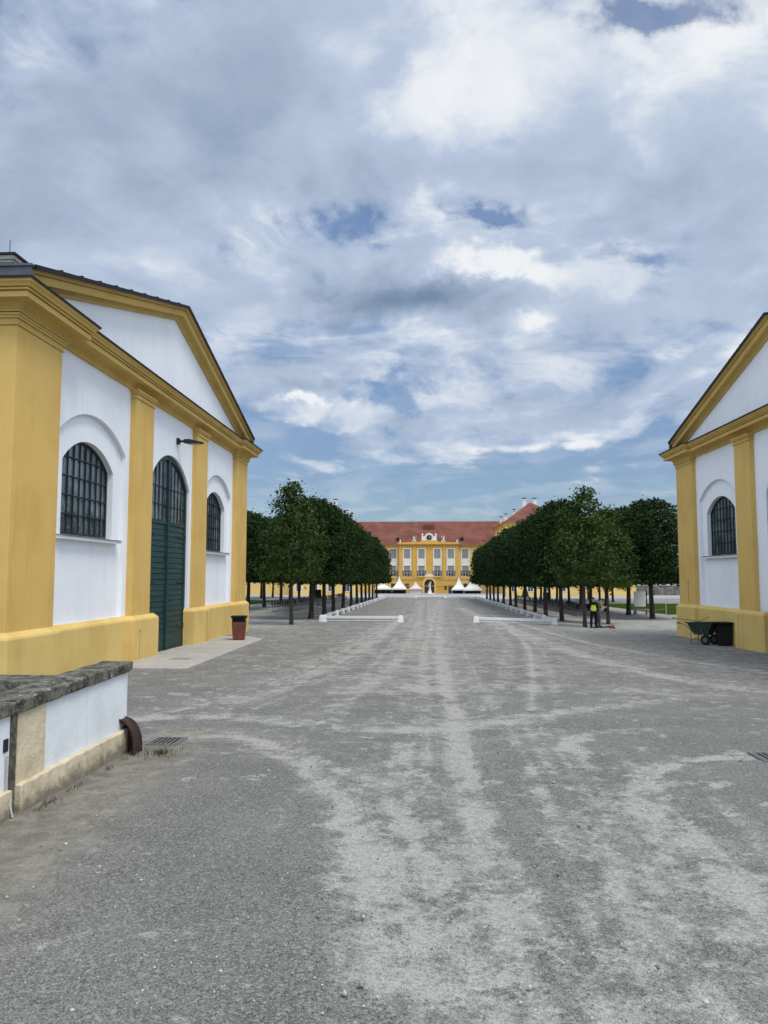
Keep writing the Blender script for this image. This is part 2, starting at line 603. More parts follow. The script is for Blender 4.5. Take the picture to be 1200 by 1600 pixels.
# wheel tracks on the gravel, in metres: (points, half width, strength)
TRACKS = [
    ([(1.88, 105.43), (0.63, 32.96), (0.59, 15.74), (0.66, 8.9), (0.83, 6.03), (1.02, 4.53)], 0.55, 0.216),
    ([(0.56, 13.62), (0.61, 8.42), (0.67, 6.51), (0.77, 5.46)], 0.1, 0.364),
    ([(1.27, 105.39), (-0.37, 32.89), (-0.5, 15.67), (-0.46, 8.84), (-0.4, 6.19), (-0.29, 4.45)], 0.45, 0.231),
    ([(-5.39, 13.77), (-3.97, 14.12), (-2.45, 13.57), (-0.74, 13.07), (0.78, 13.51), (2.81, 15.09), (5.38, 17.13)], 0.35, 0.656),
    ([(-4.17, 12.13), (-2.91, 12.2), (-1.65, 10.62), (-0.94, 8.56), (-0.58, 6.86), (-0.29, 5.18)], 0.28, 0.78),
    ([(-3.53, 11.54), (-2.25, 11.1), (-1.14, 9.34), (-0.56, 7.72), (-0.14, 5.65), (-0.04, 4.47)], 0.22, 0.29),
    ([(4.48, 11.27), (3.73, 11.13), (2.98, 10.36), (2.55, 9.28), (2.44, 7.9), (2.44, 6.61), (2.52, 5.51)], 0.2, 0.81),
    ([(1.99, 11.73), (2.39, 12.61), (2.95, 13.07), (3.61, 13.23)], 0.16, 0.792),
    ([(1.96, 15.04), (2.84, 21.41), (3.98, 33.28), (5.02, 60.19)], 0.13, 0.55),
    ([(8.52, 18.14), (6.59, 20.95), (5.21, 27.71), (4.2, 46.0), (3.14, 74.01)], 0.35, 0.561),
    ([(10.54, 22.37), (8.5, 26.95), (6.48, 34.45), (5.01, 54.76)], 0.2, 0.495),
    ([(-5.09, 13.92), (-3.97, 17.81), (-3.07, 26.78), (-1.97, 49.14)], 0.4, 0.363),
    ([(-3.98, 15.07), (-3.07, 19.65), (-2.4, 29.5), (-1.39, 58.98)], 0.2, 0.431),
    ([(2.2, 11.88), (2.08, 8.99), (1.79, 6.32), (1.58, 4.56)], 0.4, 0.33),
    ([(1.67, 13.69), (1.56, 8.47), (1.48, 6.06), (1.3, 4.55)], 0.3, 0.286),
    ([(2.78, 10.52), (2.63, 8.11), (2.53, 6.12), (2.43, 5.02)], 0.35, 0.308),
    ([(-0.32, 13.57), (-0.21, 8.85), (0.15, 6.22), (0.31, 4.49)], 0.25, 0.198),
    ([(-2.13, 17.4), (1.93, 18.16), (6.17, 17.85)], 0.5, 0.339),
    ([(0.14, 105.3), (0.14, 49.28), (0.4, 22.88), (0.56, 13.62)], 0.12, 0.352),
    ([(-1.16, 105.2), (-0.71, 42.21), (-1.2, 21.16), (-1.96, 14.11)], 0.15, 0.33)]


def seg_dist(px, py, pts):
    d = np.full(px.shape, 1e9)
    for (x0, y0), (x1, y1) in zip(pts[:-1], pts[1:]):
        vx, vy = x1 - x0, y1 - y0
        L = vx * vx + vy * vy + 1e-9
        tt = np.clip(((px - x0) * vx + (py - y0) * vy) / L, 0, 1)
        d = np.minimum(d, np.hypot(px - x0 - tt * vx, py - y0 - tt * vy))
    return d


def smooth_path(pts, n=10):
    pts = np.array(pts, float)
    P = np.vstack([2 * pts[0] - pts[1], pts, 2 * pts[-1] - pts[-2]])
    out = []
    for i in range(1, len(P) - 2):
        for k in range(n):
            q = k / n
            a, b_, c, d = P[i - 1], P[i], P[i + 1], P[i + 2]
            out.append(.5 * (2 * b_ + (c - a) * q + (2 * a - 5 * b_ + 4 * c - d) * q * q + (3 * b_ - a - 3 * c + d) * q ** 3))
    out.append(P[-2])
    return [tuple(v) for v in out]


def make_ground():
    ys = [-30, -20, -12, -7, -4, -2, -1, 0, 1, 1.8]
    y = 2.4
    while y < 420:
        ys.append(y)
        y += max(.055, y * .0125)
    ys += [520, 700, 1000, 1600, 2600, 4000]
    xs = [0.]
    x = 0.
    while x < 150:
        x += .085 if x < 9 else .085 + (x - 9) * .05
        xs.append(x)
    xs += [220, 350, 600, 1000, 1800, 3000]
    xs = np.array([-v for v in xs[:0:-1]] + xs)
    ys = np.array(ys)
    X, Y = np.meshgrid(xs, ys)
    Z = terrain(X, Y)
    pale = np.full(X.shape, .07)
    # the worn middle of the drive
    mid = np.exp(-((X - .5 - np.clip(12 - Y, 0, 12) * .12) / (2.9 + .02 * Y)) ** 2)
    pale += .10 * mid + .46 * ss((Y - 9) / 16)
    rut = np.zeros(X.shape)
    pale -= .16 * np.exp(-((X + 1.7) / 1.5) ** 2 - ((Y - 7.6) / 3.0) ** 2)
    trng = np.random.default_rng(3)
    ph = 1.3 * np.sin(X * .9 + Y * .7) + .8 * np.sin(X * 2.3 - Y * 1.1)
    for pts, w, k in TRACKS:
        d = seg_dist(X, Y, smooth_path(pts))
        gq = np.exp(-(d / w) ** 2)
        pale += 1.38 * k * gq * (.72 + .28 * np.cos(d * 2 * np.pi / .27 + ph))
        rut += gq * .010
        # thin single wheel lines that follow the sweep
        for _ in range(5):
            off = trng.normal() * (w * .9 + .25)
            bend = trng.normal() * .35
            q = []
            for i, (a, b) in enumerate(pts):
                i0, i1 = max(i - 1, 0), min(i + 1, len(pts) - 1)
                tx, ty = pts[i1][0] - pts[i0][0], pts[i1][1] - pts[i0][1]
                L = math.hypot(tx, ty) + 1e-6
                o = off + bend * (i / (len(pts) - 1) - .5)
                q.append((a - ty / L * o, b + tx / L * o))
            dd = seg_dist(X, Y, smooth_path(q, 8))
            ww = trng.uniform(.05, .12)
            g2 = np.exp(-(dd / ww) ** 2)
            pale += trng.uniform(.15, .40) * g2 * (.6 + .4 * np.sin(Y * trng.uniform(.8, 2.0) + trng.uniform(0, 6)))
            rut += g2 * .004
    pale += .85 * ss((np.abs(X) - 6) / 3) * ss((Y - 38) / 6)  # pale sand under the trees, painted lighter still to offset the crowns' shade
    earth = .9 * np.exp(-((X + 3.9) / .75) ** 2) * (Y > 4) * (Y < 13) + .35 * np.exp(-((X + 3.2) / 1.0) ** 2 - ((Y - 6) / 3) ** 2)
    Z = Z - rut * (Y < 40)
    n = len(xs)
    V = np.stack([X, Y, Z], -1).reshape(-1, 3)
    idx = np.arange(len(V)).reshape(len(ys), n)
    F = np.stack([idx[:-1, :-1], idx[:-1, 1:], idx[1:, 1:], idx[1:, :-1]], -1).reshape(-1, 4)
    me = mesh_np('ground', V, F)
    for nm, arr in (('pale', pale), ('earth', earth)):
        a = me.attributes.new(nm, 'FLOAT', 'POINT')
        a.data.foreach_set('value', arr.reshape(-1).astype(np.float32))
    me.polygons.foreach_set('use_smooth', [True] * len(F))
    o = link_mesh('ground', me, M['ground'])
    tag(o, 'grey gravel square with pale wheel tracks', 'ground', kind='structure')


def mesh_np(name, V, F):
    me = bpy.data.meshes.new(name)
    k = F.shape[1]
    me.vertices.add(len(V))
    me.vertices.foreach_set('co', V.astype(np.float32).reshape(-1))
    me.loops.add(F.size)
    me.loops.foreach_set('vertex_index', F.astype(np.int32).reshape(-1))
    me.polygons.add(len(F))
    me.polygons.foreach_set('loop_start', (np.arange(len(F)) * k).astype(np.int32))
    me.update(calc_edges=True)
    return me


make_ground()


def sheet(name, x0, x1, y0, y1, lift, mat, label, cat, nx=24, ny=24, kind='structure', edge=.0):
    xs = np.linspace(x0, x1, nx)
    ys = np.linspace(y0, y1, ny)
    X, Y = np.meshgrid(xs, ys)
    if edge:
        X[:, 0] += rng.uniform(-edge, edge, ny); X[:, -1] += rng.uniform(-edge, edge, ny)
        Y[0, :] += rng.uniform(-edge, edge, nx); Y[-1, :] += rng.uniform(-edge, edge, nx)
    V = np.stack([X, Y, terrain(X, Y) + lift], -1).reshape(-1, 3)
    idx = np.arange(nx * ny).reshape(ny, nx)
    F = np.stack([idx[:-1, :-1], idx[:-1, 1:], idx[1:, 1:], idx[1:, :-1]], -1).reshape(-1, 4)
    o = link_mesh(name, mesh_np(name, V, F), mat)
    return tag(o, label, cat, kind=kind)


M['lawn'] = simple('mown_grass', (.042, .068, .013), 1, 0, .35, 1.2)
M['sand'] = simple('pale_sand', (.25, .242, .222), .95, .1, .25, .5)
sheet('lawn', 20, 60, 66, 101, .012, M['lawn'], 'mown lawn beyond the right trees', 'lawn', 40, 40, edge=.15)
sheet('lawn', -58, -19.5, 84, 104, .012, M['lawn'], 'narrow mown lawn beyond the left trees', 'lawn', 40, 30, edge=.15)
sheet('path', 18.5, 90, 104, 138, .02, M['sand'], 'pale sand path behind the right lawn', 'path', 40, 30, edge=.2)
sheet('path', -90, -18, 108, 142, .02, M['sand'], 'pale sand path behind the left lawn', 'path', 40, 30, edge=.2)


# ------------------------------------------------------------------ the two gate barns
BL = 21.7            # length of a gable front
PIL = [(0.0, 1.95), (6.95, 8.5), (13.4, 14.85), (19.75, 21.7)]
ZP, ZC = 1.2, 8.3    # top of plinth, underside of entablature
APEX = 12.36
ZR = 9.42            # foot of the raking cornice
CENT = BL / 2


def seg_arch(c, hw, spring, top, n=18, base=None):
    """closed outline (u, w) of a segmental-headed opening"""
    rise = top - spring
    r = (hw * hw + rise * rise) / (2 * rise)
    a0 = math.asin(min(1, hw / r))
    pts = [(c - hw, base), (c + hw, base)]
    for i in range(n + 1):
        a = a0 - 2 * a0 * i / n
        pts.append((c + r * math.sin(a), top - r + r * math.cos(a)))
    return pts


def arch_h(u, c, hw, spring, top):
    rise = top - spring
    r = (hw * hw + rise * rise) / (2 * rise)
    return top - r + math.sqrt(max(0, r * r - (u - c) ** 2))


def barn(name, loc, rz, mirror, label, with_lamp):
    root = empty(name, loc, rz)
    tag(root, label, 'building', 'paired gate barns')
    sg = -1 if mirror else 1
    T = lambda p: (sg * p[1], p[0], p[2])           # (u along the front, v outwards, w up)
    put = lambda a, b, d: (a, d, b)                 # plate in the plane of the front
    DEPTH = 32.0
    GB = -1.2                                       # foundations go below the ground
    bays = [(PIL[0][1] + PIL[1][0]) / 2, (PIL[1][1] + PIL[2][0]) / 2, (PIL[2][1] + PIL[3][0]) / 2]
    dc, dhw, dsp, dtp = bays[1], (1.55 if mirror else 2.12), 5.72, 6.82
    blind = [(bays[0], 2.2, 6.12, 6.92), (bays[2], 2.15, 6.12, 6.92)]
    wins = [(bays[0], 1.62, 5.50, 6.17), (bays[2], 1.58, 5.50, 6.17)]
    # --- walls
    mb = MB(T)
    holes = [seg_arch(*b, base=ZP - .06) for b in blind] + [seg_arch(dc, dhw, dsp, dtp, base=GB + .1)]
    mb.plate([(0, GB), (BL, GB), (BL, ZC + .1), (0, ZC + .1)], holes, -.14, 0, put)
    mb2h = [seg_arch(*b, base=3.52) for b in wins] + [seg_arch(dc, dhw, dsp, dtp, base=GB + .1)]
    mb.plate([(0.01, GB + .01), (BL - .01, GB + .01), (BL - .01, ZC + .09), (0.01, ZC + .09)], mb2h, -.60, -.141, put)
    mb.build('front_wall', M['white'], root)
    mb = MB(T)
    for u0, u1 in ((.02, .5), (BL - .5, BL - .02)):
        mb.box(u0, u1, -DEPTH, -.601, GB, ZC + .6)
    mb.box(.02, BL - .02, -DEPTH - .4, -DEPTH, GB, ZC + .6)
    mb.build('side_wall', M['white'], root)
    # dark room behind the glass
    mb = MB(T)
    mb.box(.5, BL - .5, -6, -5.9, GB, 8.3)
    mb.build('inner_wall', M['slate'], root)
    # --- pediment field
    mb = MB(T)
    mb.plate([(.3, ZC + .2), (BL - .3, ZC + .2), (BL - .3, ZR + .1), (CENT, APEX - .1), (.3, ZR + .1)], [], -.55, .03, put)
    mb.build('pediment_wall', M['white'], root)
    # --- pilasters and their capitals
    for i, (a, b) in enumerate(PIL):
        mb = MB(T)
        end = i in (0, 3)
        lo, hi = (a, b)
        if end:
            # corner pilaster wraps round the side
            s0, s1 = (a - .2, b) if i == 0 else (a, b + .2)
            mb.box(s0, s1, -1.95, .2, ZP - .02, ZC - .26)
        else:
            s0, s1 = a, b
            mb.box(s0, s1, 0, .2, ZP - .02, ZC - .26)
        o = mb.build('pilaster', M['yellow'], root, bevel=.012)
        mb = MB(T)
        for k, (e, z0, z1) in enumerate(((.035, ZC - .26, ZC - .20), (.015, ZC - .20, ZC - .11), (.06, ZC - .11, ZC - .05), (.09, ZC - .05, ZC + .02))):
            if end:
                mb.box(s0 - (e if i == 0 else -0.0) * 1 - (0 if i == 0 else e), s1 + e, -1.95 - e, .2 + e, z0, z1)
            else:
                mb.box(s0 - e, s1 + e, 0.001, .2 + e, z0, z1)
        mb.build('capital', M['trim'], o)
    # --- plinth with a weathered top, stepping forward under the pilasters, open at the door
    prof = [(0, GB), (.17, GB), (.17, ZP - .16), (.15, ZP - .11), (.04, ZP - .01), (0, ZP)]
    mb = MB(T)
    pl = lambda a, b, l: (a, b, l)
    # travel so that "right" is outwards: along +u the outward side is -... use explicit boxes via sweep with reversed direction
    def run(path): mb.sweep([(a, b) for a, b in path], prof, pl)
    dl, dr = dc - dhw, dc + dhw
    e = .2
    run([(dl - .02, -.3), (dl - .02, .2 - .02), (PIL[1][0], .18), (PIL[1][0], -.02), (PIL[0][1], -.02), (PIL[0][1], .18), (-.18, .18), (-.18, -1.95), (0, -1.95), (0, -DEPTH)])
    run([(BL, -DEPTH), (BL, -1.95), (BL + .18, -1.95), (BL + .18, .18), (PIL[3][0], .18), (PIL[3][0], -.02), (PIL[2][1], -.02), (PIL[2][1], .18), (dr + .02, .18), (dr + .02, -.3)])
    mb.build('plinth', M['yellow_plinth'], root, bevel=.008)
    # --- entablature, breaking forward over the corner pilasters
    q = .80
    cp = [(o, ZC + l * q) for o, l in ((0, 0), (.09, 0), (.09, .10), (.12, .11), (.12, .17), (.15, .18), (.15, .22), (.20, .27), (.46, .27),
          (.46, .42), (.42, .425), (.42, .455), (.50, .46), (.50, .50), (.47, .505), (.47, .535), (.53, .54), (.56, .60), (.61, .65), (.61, .75), (0, .78))]
    path = [(BL, -DEPTH), (BL, -2.1), (BL + .2, -2.1), (BL + .2, .2), (PIL[3][0] - .12, .2), (PIL[3][0] - .12, 0), (PIL[0][1] + .12, 0), (PIL[0][1] + .12, .2),
            (-.2, .2), (-.2, -2.1), (0, -2.1), (0, -DEPTH)]
    mb = MB(T)
    mb.sweep(path, cp, pl)
    mb.build('cornice', M['trim'], root)
    fl = [(.0, ZC + .63), (.635, ZC + .604), (.635, ZC + .57), (.65, ZC + .57), (.65, ZC + .62), (0, ZC + .66)]
    mb = MB(T)
    mb.sweep(path, fl, pl)
    mb.build('cornice_flashing', M['flash'], root)
    # --- raking cornice of the gable
    slope = (APEX - ZR) / CENT
    ra = [(BL + .12, ZR - .035), (CENT, APEX), (-.12, ZR - .035)]
    # in the plane of the front: offset to the right of travel is upwards-outwards, profile level is the projection v
    rp = [(t_ * .62, v_) for t_, v_ in ((-.72, .0), (-.72, .10), (-.60, .12), (-.56, .19), (-.50, .20), (-.50, .36), (-.22, .40), (-.22, .37), (-.18, .37), (-.18, .44), (-.10, .46), (-.04, .52), (0, .52), (0, -.6), (-.72, -.6))]
    mb = MB(T)
    mb.sweep(ra, rp, lambda a, b, l: (a, l, b))
    mb.build('raking_cornice', M['trim'], root)
    mb = MB(T)
    mb.sweep([(BL + .16, ZR - .046), (CENT, APEX), (-.16, ZR - .046)], [(.003, -.7), (.003, .55), (-.05, .55), (-.05, .575), (.06, .575), (.06, -.7)], lambda a, b, l: (a, l, b))
    nrm = Vector((-slope, 1)).normalized()
    for k in range(1, 10):
        for side in (-1, 1):
            q = k / 10
            uu = CENT + side * CENT * q
            ww = APEX - slope * CENT * q + .06
            mb.box(uu - .03, uu + .03, -.66, .57, ww - .02, ww + .03)
    mb.build('gable_flashing', M['flash'], root)
    # --- roof behind the gable, zinc upstand along the eaves
    mb = MB(T)
    for side in (0, 1):
        ue = -.75 if side == 0 else BL + .75
        mb.hexa([(ue, -.62, ZR - .12), (CENT, -.62, APEX - .25), (CENT, -DEPTH - 1, APEX - .25), (ue, -DEPTH - 1, ZR - .12)],
                [(ue, -.62, ZR - .02), (CENT, -.62, APEX - .12), (CENT, -DEPTH - 1, APEX - .12), (ue, -DEPTH - 1, ZR - .02)])
    mb.build('roof', M['slate'], root)
    for u0, u1 in ((-.25, -.125), (BL + .125, BL + .25)):
        mb = MB(T)
        mb.box(u0, u1, -DEPTH, .50, ZC + .63, ZR - .05)
        mb.box(u0 - .04, u1 + .0, -DEPTH, .53, ZR - .05, ZR)
        mb.build('eaves_upstand', M['greysheet'], root)
    # --- chimney on the near slope
    cu = 6.05 if not mirror else BL - 6.05
    w0, w1 = -4.9, -3.55
    mb = MB(T)
    mb.box(cu, cu + .6, w0, w1, ZR - .1, 12.18)
    mb.box(cu - .05, cu + .65, w0 - .05, w1 + .05, 12.18, 12.26)
    mb.box(cu - .11, cu + .71, w0 - .11, w1 + .11, 12.26, 12.38)
    ch = mb.build('chimney', M['stone'], root)
    mb = MB(T)
    mb.box(cu - .17, cu + .77, w0 - .17, w1 + .17, 12.38, 12.45)
    mb.hexa([(cu - .17, w0 - .17, 12.45), (cu + .77, w0 - .17, 12.45), (cu + .77, w1 + .17, 12.45), (cu - .17, w1 + .17, 12.45)],
            [(cu + .2, w0 + .4, 12.53), (cu + .4, w0 + .4, 12.53), (cu + .4, w1 - .4, 12.53), (cu + .2, w1 - .4, 12.53)])
    mb.build('chimney_cap', M['flash'], ch)
    mb = MB(T)
    mb.tube([(cu + .1, w1 - .15, 12.4), (cu + .1, w1 - .15, 12.95)], .012, 6)
    mb.build('lightning_rod', M['iron'], ch)
    # --- windows
    for (c, hw, sp, tp) in wins:
        v0 = -.34
        fr = MB(T)
        out = seg_arch(c, hw, sp, tp, base=3.52)
        inn = seg_arch(c, hw - .07, sp, tp - .07, base=3.60)
        fr.plate(out, [inn], v0 - .06, v0 + .03, put)
        w = fr.build('window', M['bar'], root)
        gl = MB(T)
        gl.plate(seg_arch(c, hw - .03, sp, tp - .03, base=3.56), [], v0 - .035, v0 - .02, put)
        gl.build('pane', M['glass'], w)
        br = MB(T)
        nb = 9
        for k in range(1, nb):
            u = c - hw + 2 * hw * k / nb
            wd = .014 if k not in (3, 6) else .022
            br.box(u - wd, u + wd, v0 - .018, v0 + .02, 3.58, arch_h(u, c, hw - .04, sp, tp - .04))
        for k in range(1, 5):
            z = 3.58 + (tp - 3.58) * k / 5
            half = hw - .05
            if z > sp:
                rise = tp - sp
                r = (hw * hw + rise * rise) / (2 * rise)
                half = math.sqrt(max(0, r * r - (z - tp + r) ** 2)) - .05
            br.box(c - half, c + half, v0 - .019, v0 + .026, z - .016, z + .016)
        br.build('glazing_bars', M['bar'], w)
        sl = MB(T)
        sl.hexa([(c - hw - .28, -.14, 3.39), (c + hw + .28, -.14, 3.39), (c + hw + .28, .06, 3.39), (c - hw - .28, .06, 3.39)],
                [(c - hw - .28, -.14, 3.52), (c + hw + .28, -.14, 3.52), (c + hw + .28, .06, 3.475), (c - hw - .28, .06, 3.475)])
        sill = sl.build('sill', M['white'], w)
        sl = MB(T)
        sl.hexa([(c - hw - .31, -.5, 3.545), (c + hw + .31, -.5, 3.545), (c + hw + .31, .10, 3.478), (c - hw - .31, .10, 3.478)],
                [(c - hw - .31, -.5, 3.555), (c + hw + .31, -.5, 3.555), (c + hw + .31, .10, 3.490), (c - hw - .31, .10, 3.490)])
        sl.build('sill_flashing', M['greysheet'], sill)
    # --- the door: arched frame, two boarded leaves with glazed heads
    v0 = -.15
    zd = -.55 if mirror else -.30
    fr = MB(T)
    fr.plate(seg_arch(dc, dhw - .004, dsp, dtp - .004, base=zd), [seg_arch(dc, dhw - .16, dsp, dtp - .17, base=zd + .02)], v0 - .1, v0 + .06, put)
    fr.box(dc - .075, dc + .075, v0 - .08, v0 + .085, zd + .05, dtp - .15)
    door = fr.build('door', M['greenpaint'], root)
    for s_ in (-1, 1):
        a, b = (dc - dhw + .16, dc - .075) if s_ < 0 else (dc + .075, dc + dhw - .16)
        lf = MB(T)
        z = zd + .04
        lf.box(a, b, v0 - .06, v0 + .035, z, z + .62)       # kick board
        z += .63
        top = 4.28
        nbd = 20
        hh = (top - z) / nbd
        for k in range(nbd):
            zz = z + k * hh
            lf.hexa([(a + .09, v0 - .04, zz), (b - .09, v0 - .04, zz), (b - .09, v0 + .028, zz), (a + .09, v0 + .028, zz)],
                    [(a + .09, v0 - .04, zz + hh - .012), (b - .09, v0 - .04, zz + hh - .012), (b - .09, v0 + .008, zz + hh - .012), (a + .09, v0 + .008, zz + hh - .012)])
        lf.box(a, a + .09, v0 - .05, v0 + .04, zd + .66, top)
        lf.box(b - .09, b, v0 - .05, v0 + .04, zd + .66, top)
        lf.box(a, b, v0 - .05, v0 + .045, top, top + .14)
        leafo = lf.build('door_leaf', M['green'], door)
        gl = MB(T)
        n = 8
        pts = [(a, top + .1), (b, top + .1)] + [(b + (a - b) * k / n, arch_h(b + (a - b) * k / n, dc, dhw - .1, dsp, dtp - .12)) for k in range(n + 1)]
        gl.plate(pts, [], v0 - .03, v0 - .012, put)
        gl.build('pane', M['glass'], door)
        br = MB(T)
        for k in range(1, 5):
            u = a + (b - a) * k / 5
            br.box(u - .012, u + .012, v0 - .012, v0 + .02, top + .1, arch_h(u, dc, dhw - .1, dsp, dtp - .12))
        for z in (4.98, 5.62):
            br.box(a, b, v0 - .013, v0 + .022, z - .014, z + .014)
        br.build('glazing_bars', M['bar'], door)
    for s_ in (-1, 1):
        for zz in (.55, 2.2, 3.9):
            mb = MB(T)
            u1 = dc + s_ * (dhw - .14)
            a, b = sorted((u1, u1 - s_ * .75))
            mb.box(a, b, v0 + .041, v0 + .052, zz - .035, zz + .035)
            mb.tube([(u1, v0 + .06, zz - .09), (u1, v0 + .06, zz + .09)], .022, 6)
            mb.build('hinge', M['bar'], door)
    mb = MB(T)
    mb.tube([(dc + .16, v0 + .05, .85), (dc + .16, v0 + .10, .85), (dc + .30, v0 + .10, .85)], .014, 6)
    mb.box(dc + .125, dc + .195, v0 + .03, v0 + .05, .72, .96)
    mb.build('handle', M['iron'], door)
    # --- lightning conductors and small fittings on the plinth
    for u, z0, z1 in ((PIL[1][0] + .35, -.2, .78), (PIL[2][1] - .2, -.25, .95), (PIL[3][0] + .9, 1.3, 2.35)):
        mb = MB(T)
        v = .215 if z0 > 1 else .365
        mb.tube([(u, v, z0), (u, v, z1)], .014, 6)
        mb.box(u - .05, u + .05, v - .03, v + .02, z1 - .04, z1 + .02)
        mb.build('conductor_rod', M['trim'], root)
    if with_lamp:
        uL = bays[1] + .55
        mb = MB(T)
        mb.box(uL - .11, uL + .11, 0.0, .09, 7.35, 7.57)
        mb.tube([(uL, .08, 7.46), (uL, .30, 7.46)], .045, 8)
        mb.hexa([(uL - .08, .26, 7.39), (uL + .08, .26, 7.39), (uL + .08, .26, 7.53), (uL - .08, .26, 7.53)],
                [(uL - .17, .50, 7.35), (uL + .17, .50, 7.35), (uL + .17, .50, 7.52), (uL - .17, .50, 7.52)])
        mb.hexa([(uL - .17, .50, 7.35), (uL + .17, .50, 7.35), (uL + .17, .50, 7.52), (uL - .17, .50, 7.52)],
                [(uL - .10, 1.0, 7.37), (uL + .10, 1.0, 7.37), (uL + .10, 1.0, 7.41), (uL - .10, 1.0, 7.41)])
        lamp = mb.build('wall_lamp', M['iron'], root)
        mb = MB(T)
        mb.box(uL - .12, uL + .12, .56, .90, 7.335, 7.35)
        mb.build('lens', M['steel'], lamp)
    return root


barn('gate_barn', (-9.35, 16.5, 0), 0, False, 'white and yellow gabled barn with tall green arched door, wholly in view at left', True)
barn('gate_barn', (13.44, 18.0, -.15), R(1.3), True, 'white and yellow gabled barn cut off by the right edge, bin and barrow before it', False)


def apron():
    m = MB()
    pts = [(-9.3, 21.5), (-6.75, 21.5), (-7.05, 32.8), (-7.9, 34.3), (-9.3, 34.3)]
    m.hexa([(x, y, tz(x, y) - .2) for x, y in pts], [(x, y, tz(x, y) + .03) for x, y in pts])
    return m.build('pavement', M['concrete'], bevel=.01)


tag(apron(), 'pale concrete apron before the green door', 'pavement', kind='structure')


def drain(name, loc, rz, w, l, label, mat, bars):
    root = empty(name, loc, rz)
    tag(root, label, 'drain grate')
    f = MB()
    t = .035
    f.box(-w, w, -l, -l + t, -.06, .014); f.box(-w, w, l - t, l, -.06, .014)
    f.box(-w, -w + t, -l + t, l - t, -.06, .014); f.box(w - t, w, -l + t, l - t, -.06, .014)
    f.build('frame', mat, root)
    b = MB()
    for k in range(bars):
        x = -w + t + (2 * w - 2 * t) * (k + .5) / bars
        b.box(x - .011, x + .011, -l + t, l - t, -.05, .008)
    b.build('bars', mat, root)
    p = MB()
    p.box(-w + .02, w - .02, -l + .02, l - .02, .0005, .002)
    p.build('pit', M['black'], root)
    return root


M['grate'] = simple('worn_cast_iron', (.20, .19, .18), .6, .4, .4, 20)
drain('drain_grate', (-4.0, 11.8, tz(-4.0, 11.8) + .006), R(0), .24, .27, 'iron drain grate beside the end of the parapet wall', M['grate'], 6)
drain('drain_grate', (4.83, 11.25, tz(4.83, 11.25) + .006), R(0), .26, .27, 'iron drain grate in the gravel at the right edge', M['grate'], 6)
drain('manhole_cover', (-7.75, 24.0, tz(-7.75, 24.0) + .032), 0, .34, .26, 'small iron cover let into the concrete apron', M['concrete'], 12)


# ------------------------------------------------------------------ parapet wall on the left
def coping_mat():
    m, t, b = mat_base('lichened_coping_stone', .95, .12)
    p = world_pos(t)
    n = t.noise(p, 5, 7, .7).outputs[0]
    f = t.noise(p, 22, 5, .65).outputs[0]
    l = t.noise(t.vmath('ADD', p, (4, 9, 2)), 9, 4, .6).outputs[0]
    c = t.mix(t.ramp(n, .38, .60), (.034, .033, .027), (.150, .140, .112))
    c = t.mix(t.math('MULTIPLY', t.ramp(f, .45, .75), .7), c, (.25, .235, .20))
    c = t.mix(t.ramp(l, .645, .69), c, (.50, .50, .46))
    t.link(c, b.inputs['Base Color'])
    bump(t, b, t.math('ADD', n, t.math('MULTIPLY', f, .5)), .035, .9)
    return m


def old_render_mat():
    m, t, b = mat_base('old_white_render', .92, .12)
    p = world_pos(t)
    n = t.noise(p, 1.6, 6, .6).outputs[0]
    st = t.noise(t.vmath('MULTIPLY', p, (3, 3, .35)), 2.0, 6, .65).outputs[0]
    c = t.mix(t.ramp(n, .35, .7), (.72, .74, .745), (.62, .645, .65))
    c = t.mix(t.math('MULTIPLY', t.ramp(st, .54, .80), .45), c, (.42, .42, .39))
    t.link(c, b.inputs['Base Color'])
    bump(t, b, t.noise(p, 12, 6, .65).outputs[0], .012, .5)
    return m


def cream_mat():
    m, t, b = mat_base('crumbling_cream_plinth', .95, .1)
    p = world_pos(t)
    n = t.noise(p, 2.3, 6, .62).outputs[0]
    f = t.noise(p, 8, 6, .7).outputs[0]
    at = t.n('ShaderNodeSeparateXYZ')
    t.link(p, at.inputs[0])
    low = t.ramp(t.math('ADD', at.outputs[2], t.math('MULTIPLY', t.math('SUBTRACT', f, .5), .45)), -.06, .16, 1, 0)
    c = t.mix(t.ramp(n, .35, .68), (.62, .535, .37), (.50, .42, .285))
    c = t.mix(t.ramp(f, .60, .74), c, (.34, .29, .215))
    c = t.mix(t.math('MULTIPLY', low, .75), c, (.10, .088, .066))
    t.link(c, b.inputs['Base Color'])
    bump(t, b, t.math('ADD', n, f), .03, .8)
    return m


M['coping'] = coping_mat()
M['oldrender'] = old_render_mat()
M['cream'] = cream_mat()
M['blue_stone'] = simple('dark_joint', (.17, .152, .120), .95, .1, .6, 12, 0, .02)


def rough(mb, amp, cuts=0):
    for v in mb.bm.verts:
        v.co += Vector((random.uniform(-amp, amp), random.uniform(-amp, amp), random.uniform(-amp, amp)))


def grid_box(mb, x0, x1, y0, y1, z0, z1, n, amp):
    """box cut along y into n slices with slightly uneven edges"""
    rings = []
    for i in range(n + 1):
        y = y0 + (y1 - y0) * i / n
        j = lambda: random.uniform(-amp, amp)
        rings.append([mb.v((x0 + j(), y, z0 + j())), mb.v((x1 + j(), y, z0 + j())), mb.v((x1 + j(), y, z1 + j())), mb.v((x0 + j(), y, z1 + j()))])
    for q, w in zip(rings[:-1], rings[1:]):
        for k in range(4):
            mb.f([q[k], q[(k + 1) % 4], w[(k + 1) % 4], w[k]])
    mb.f(rings[0][::-1]); mb.f(rings[-1])


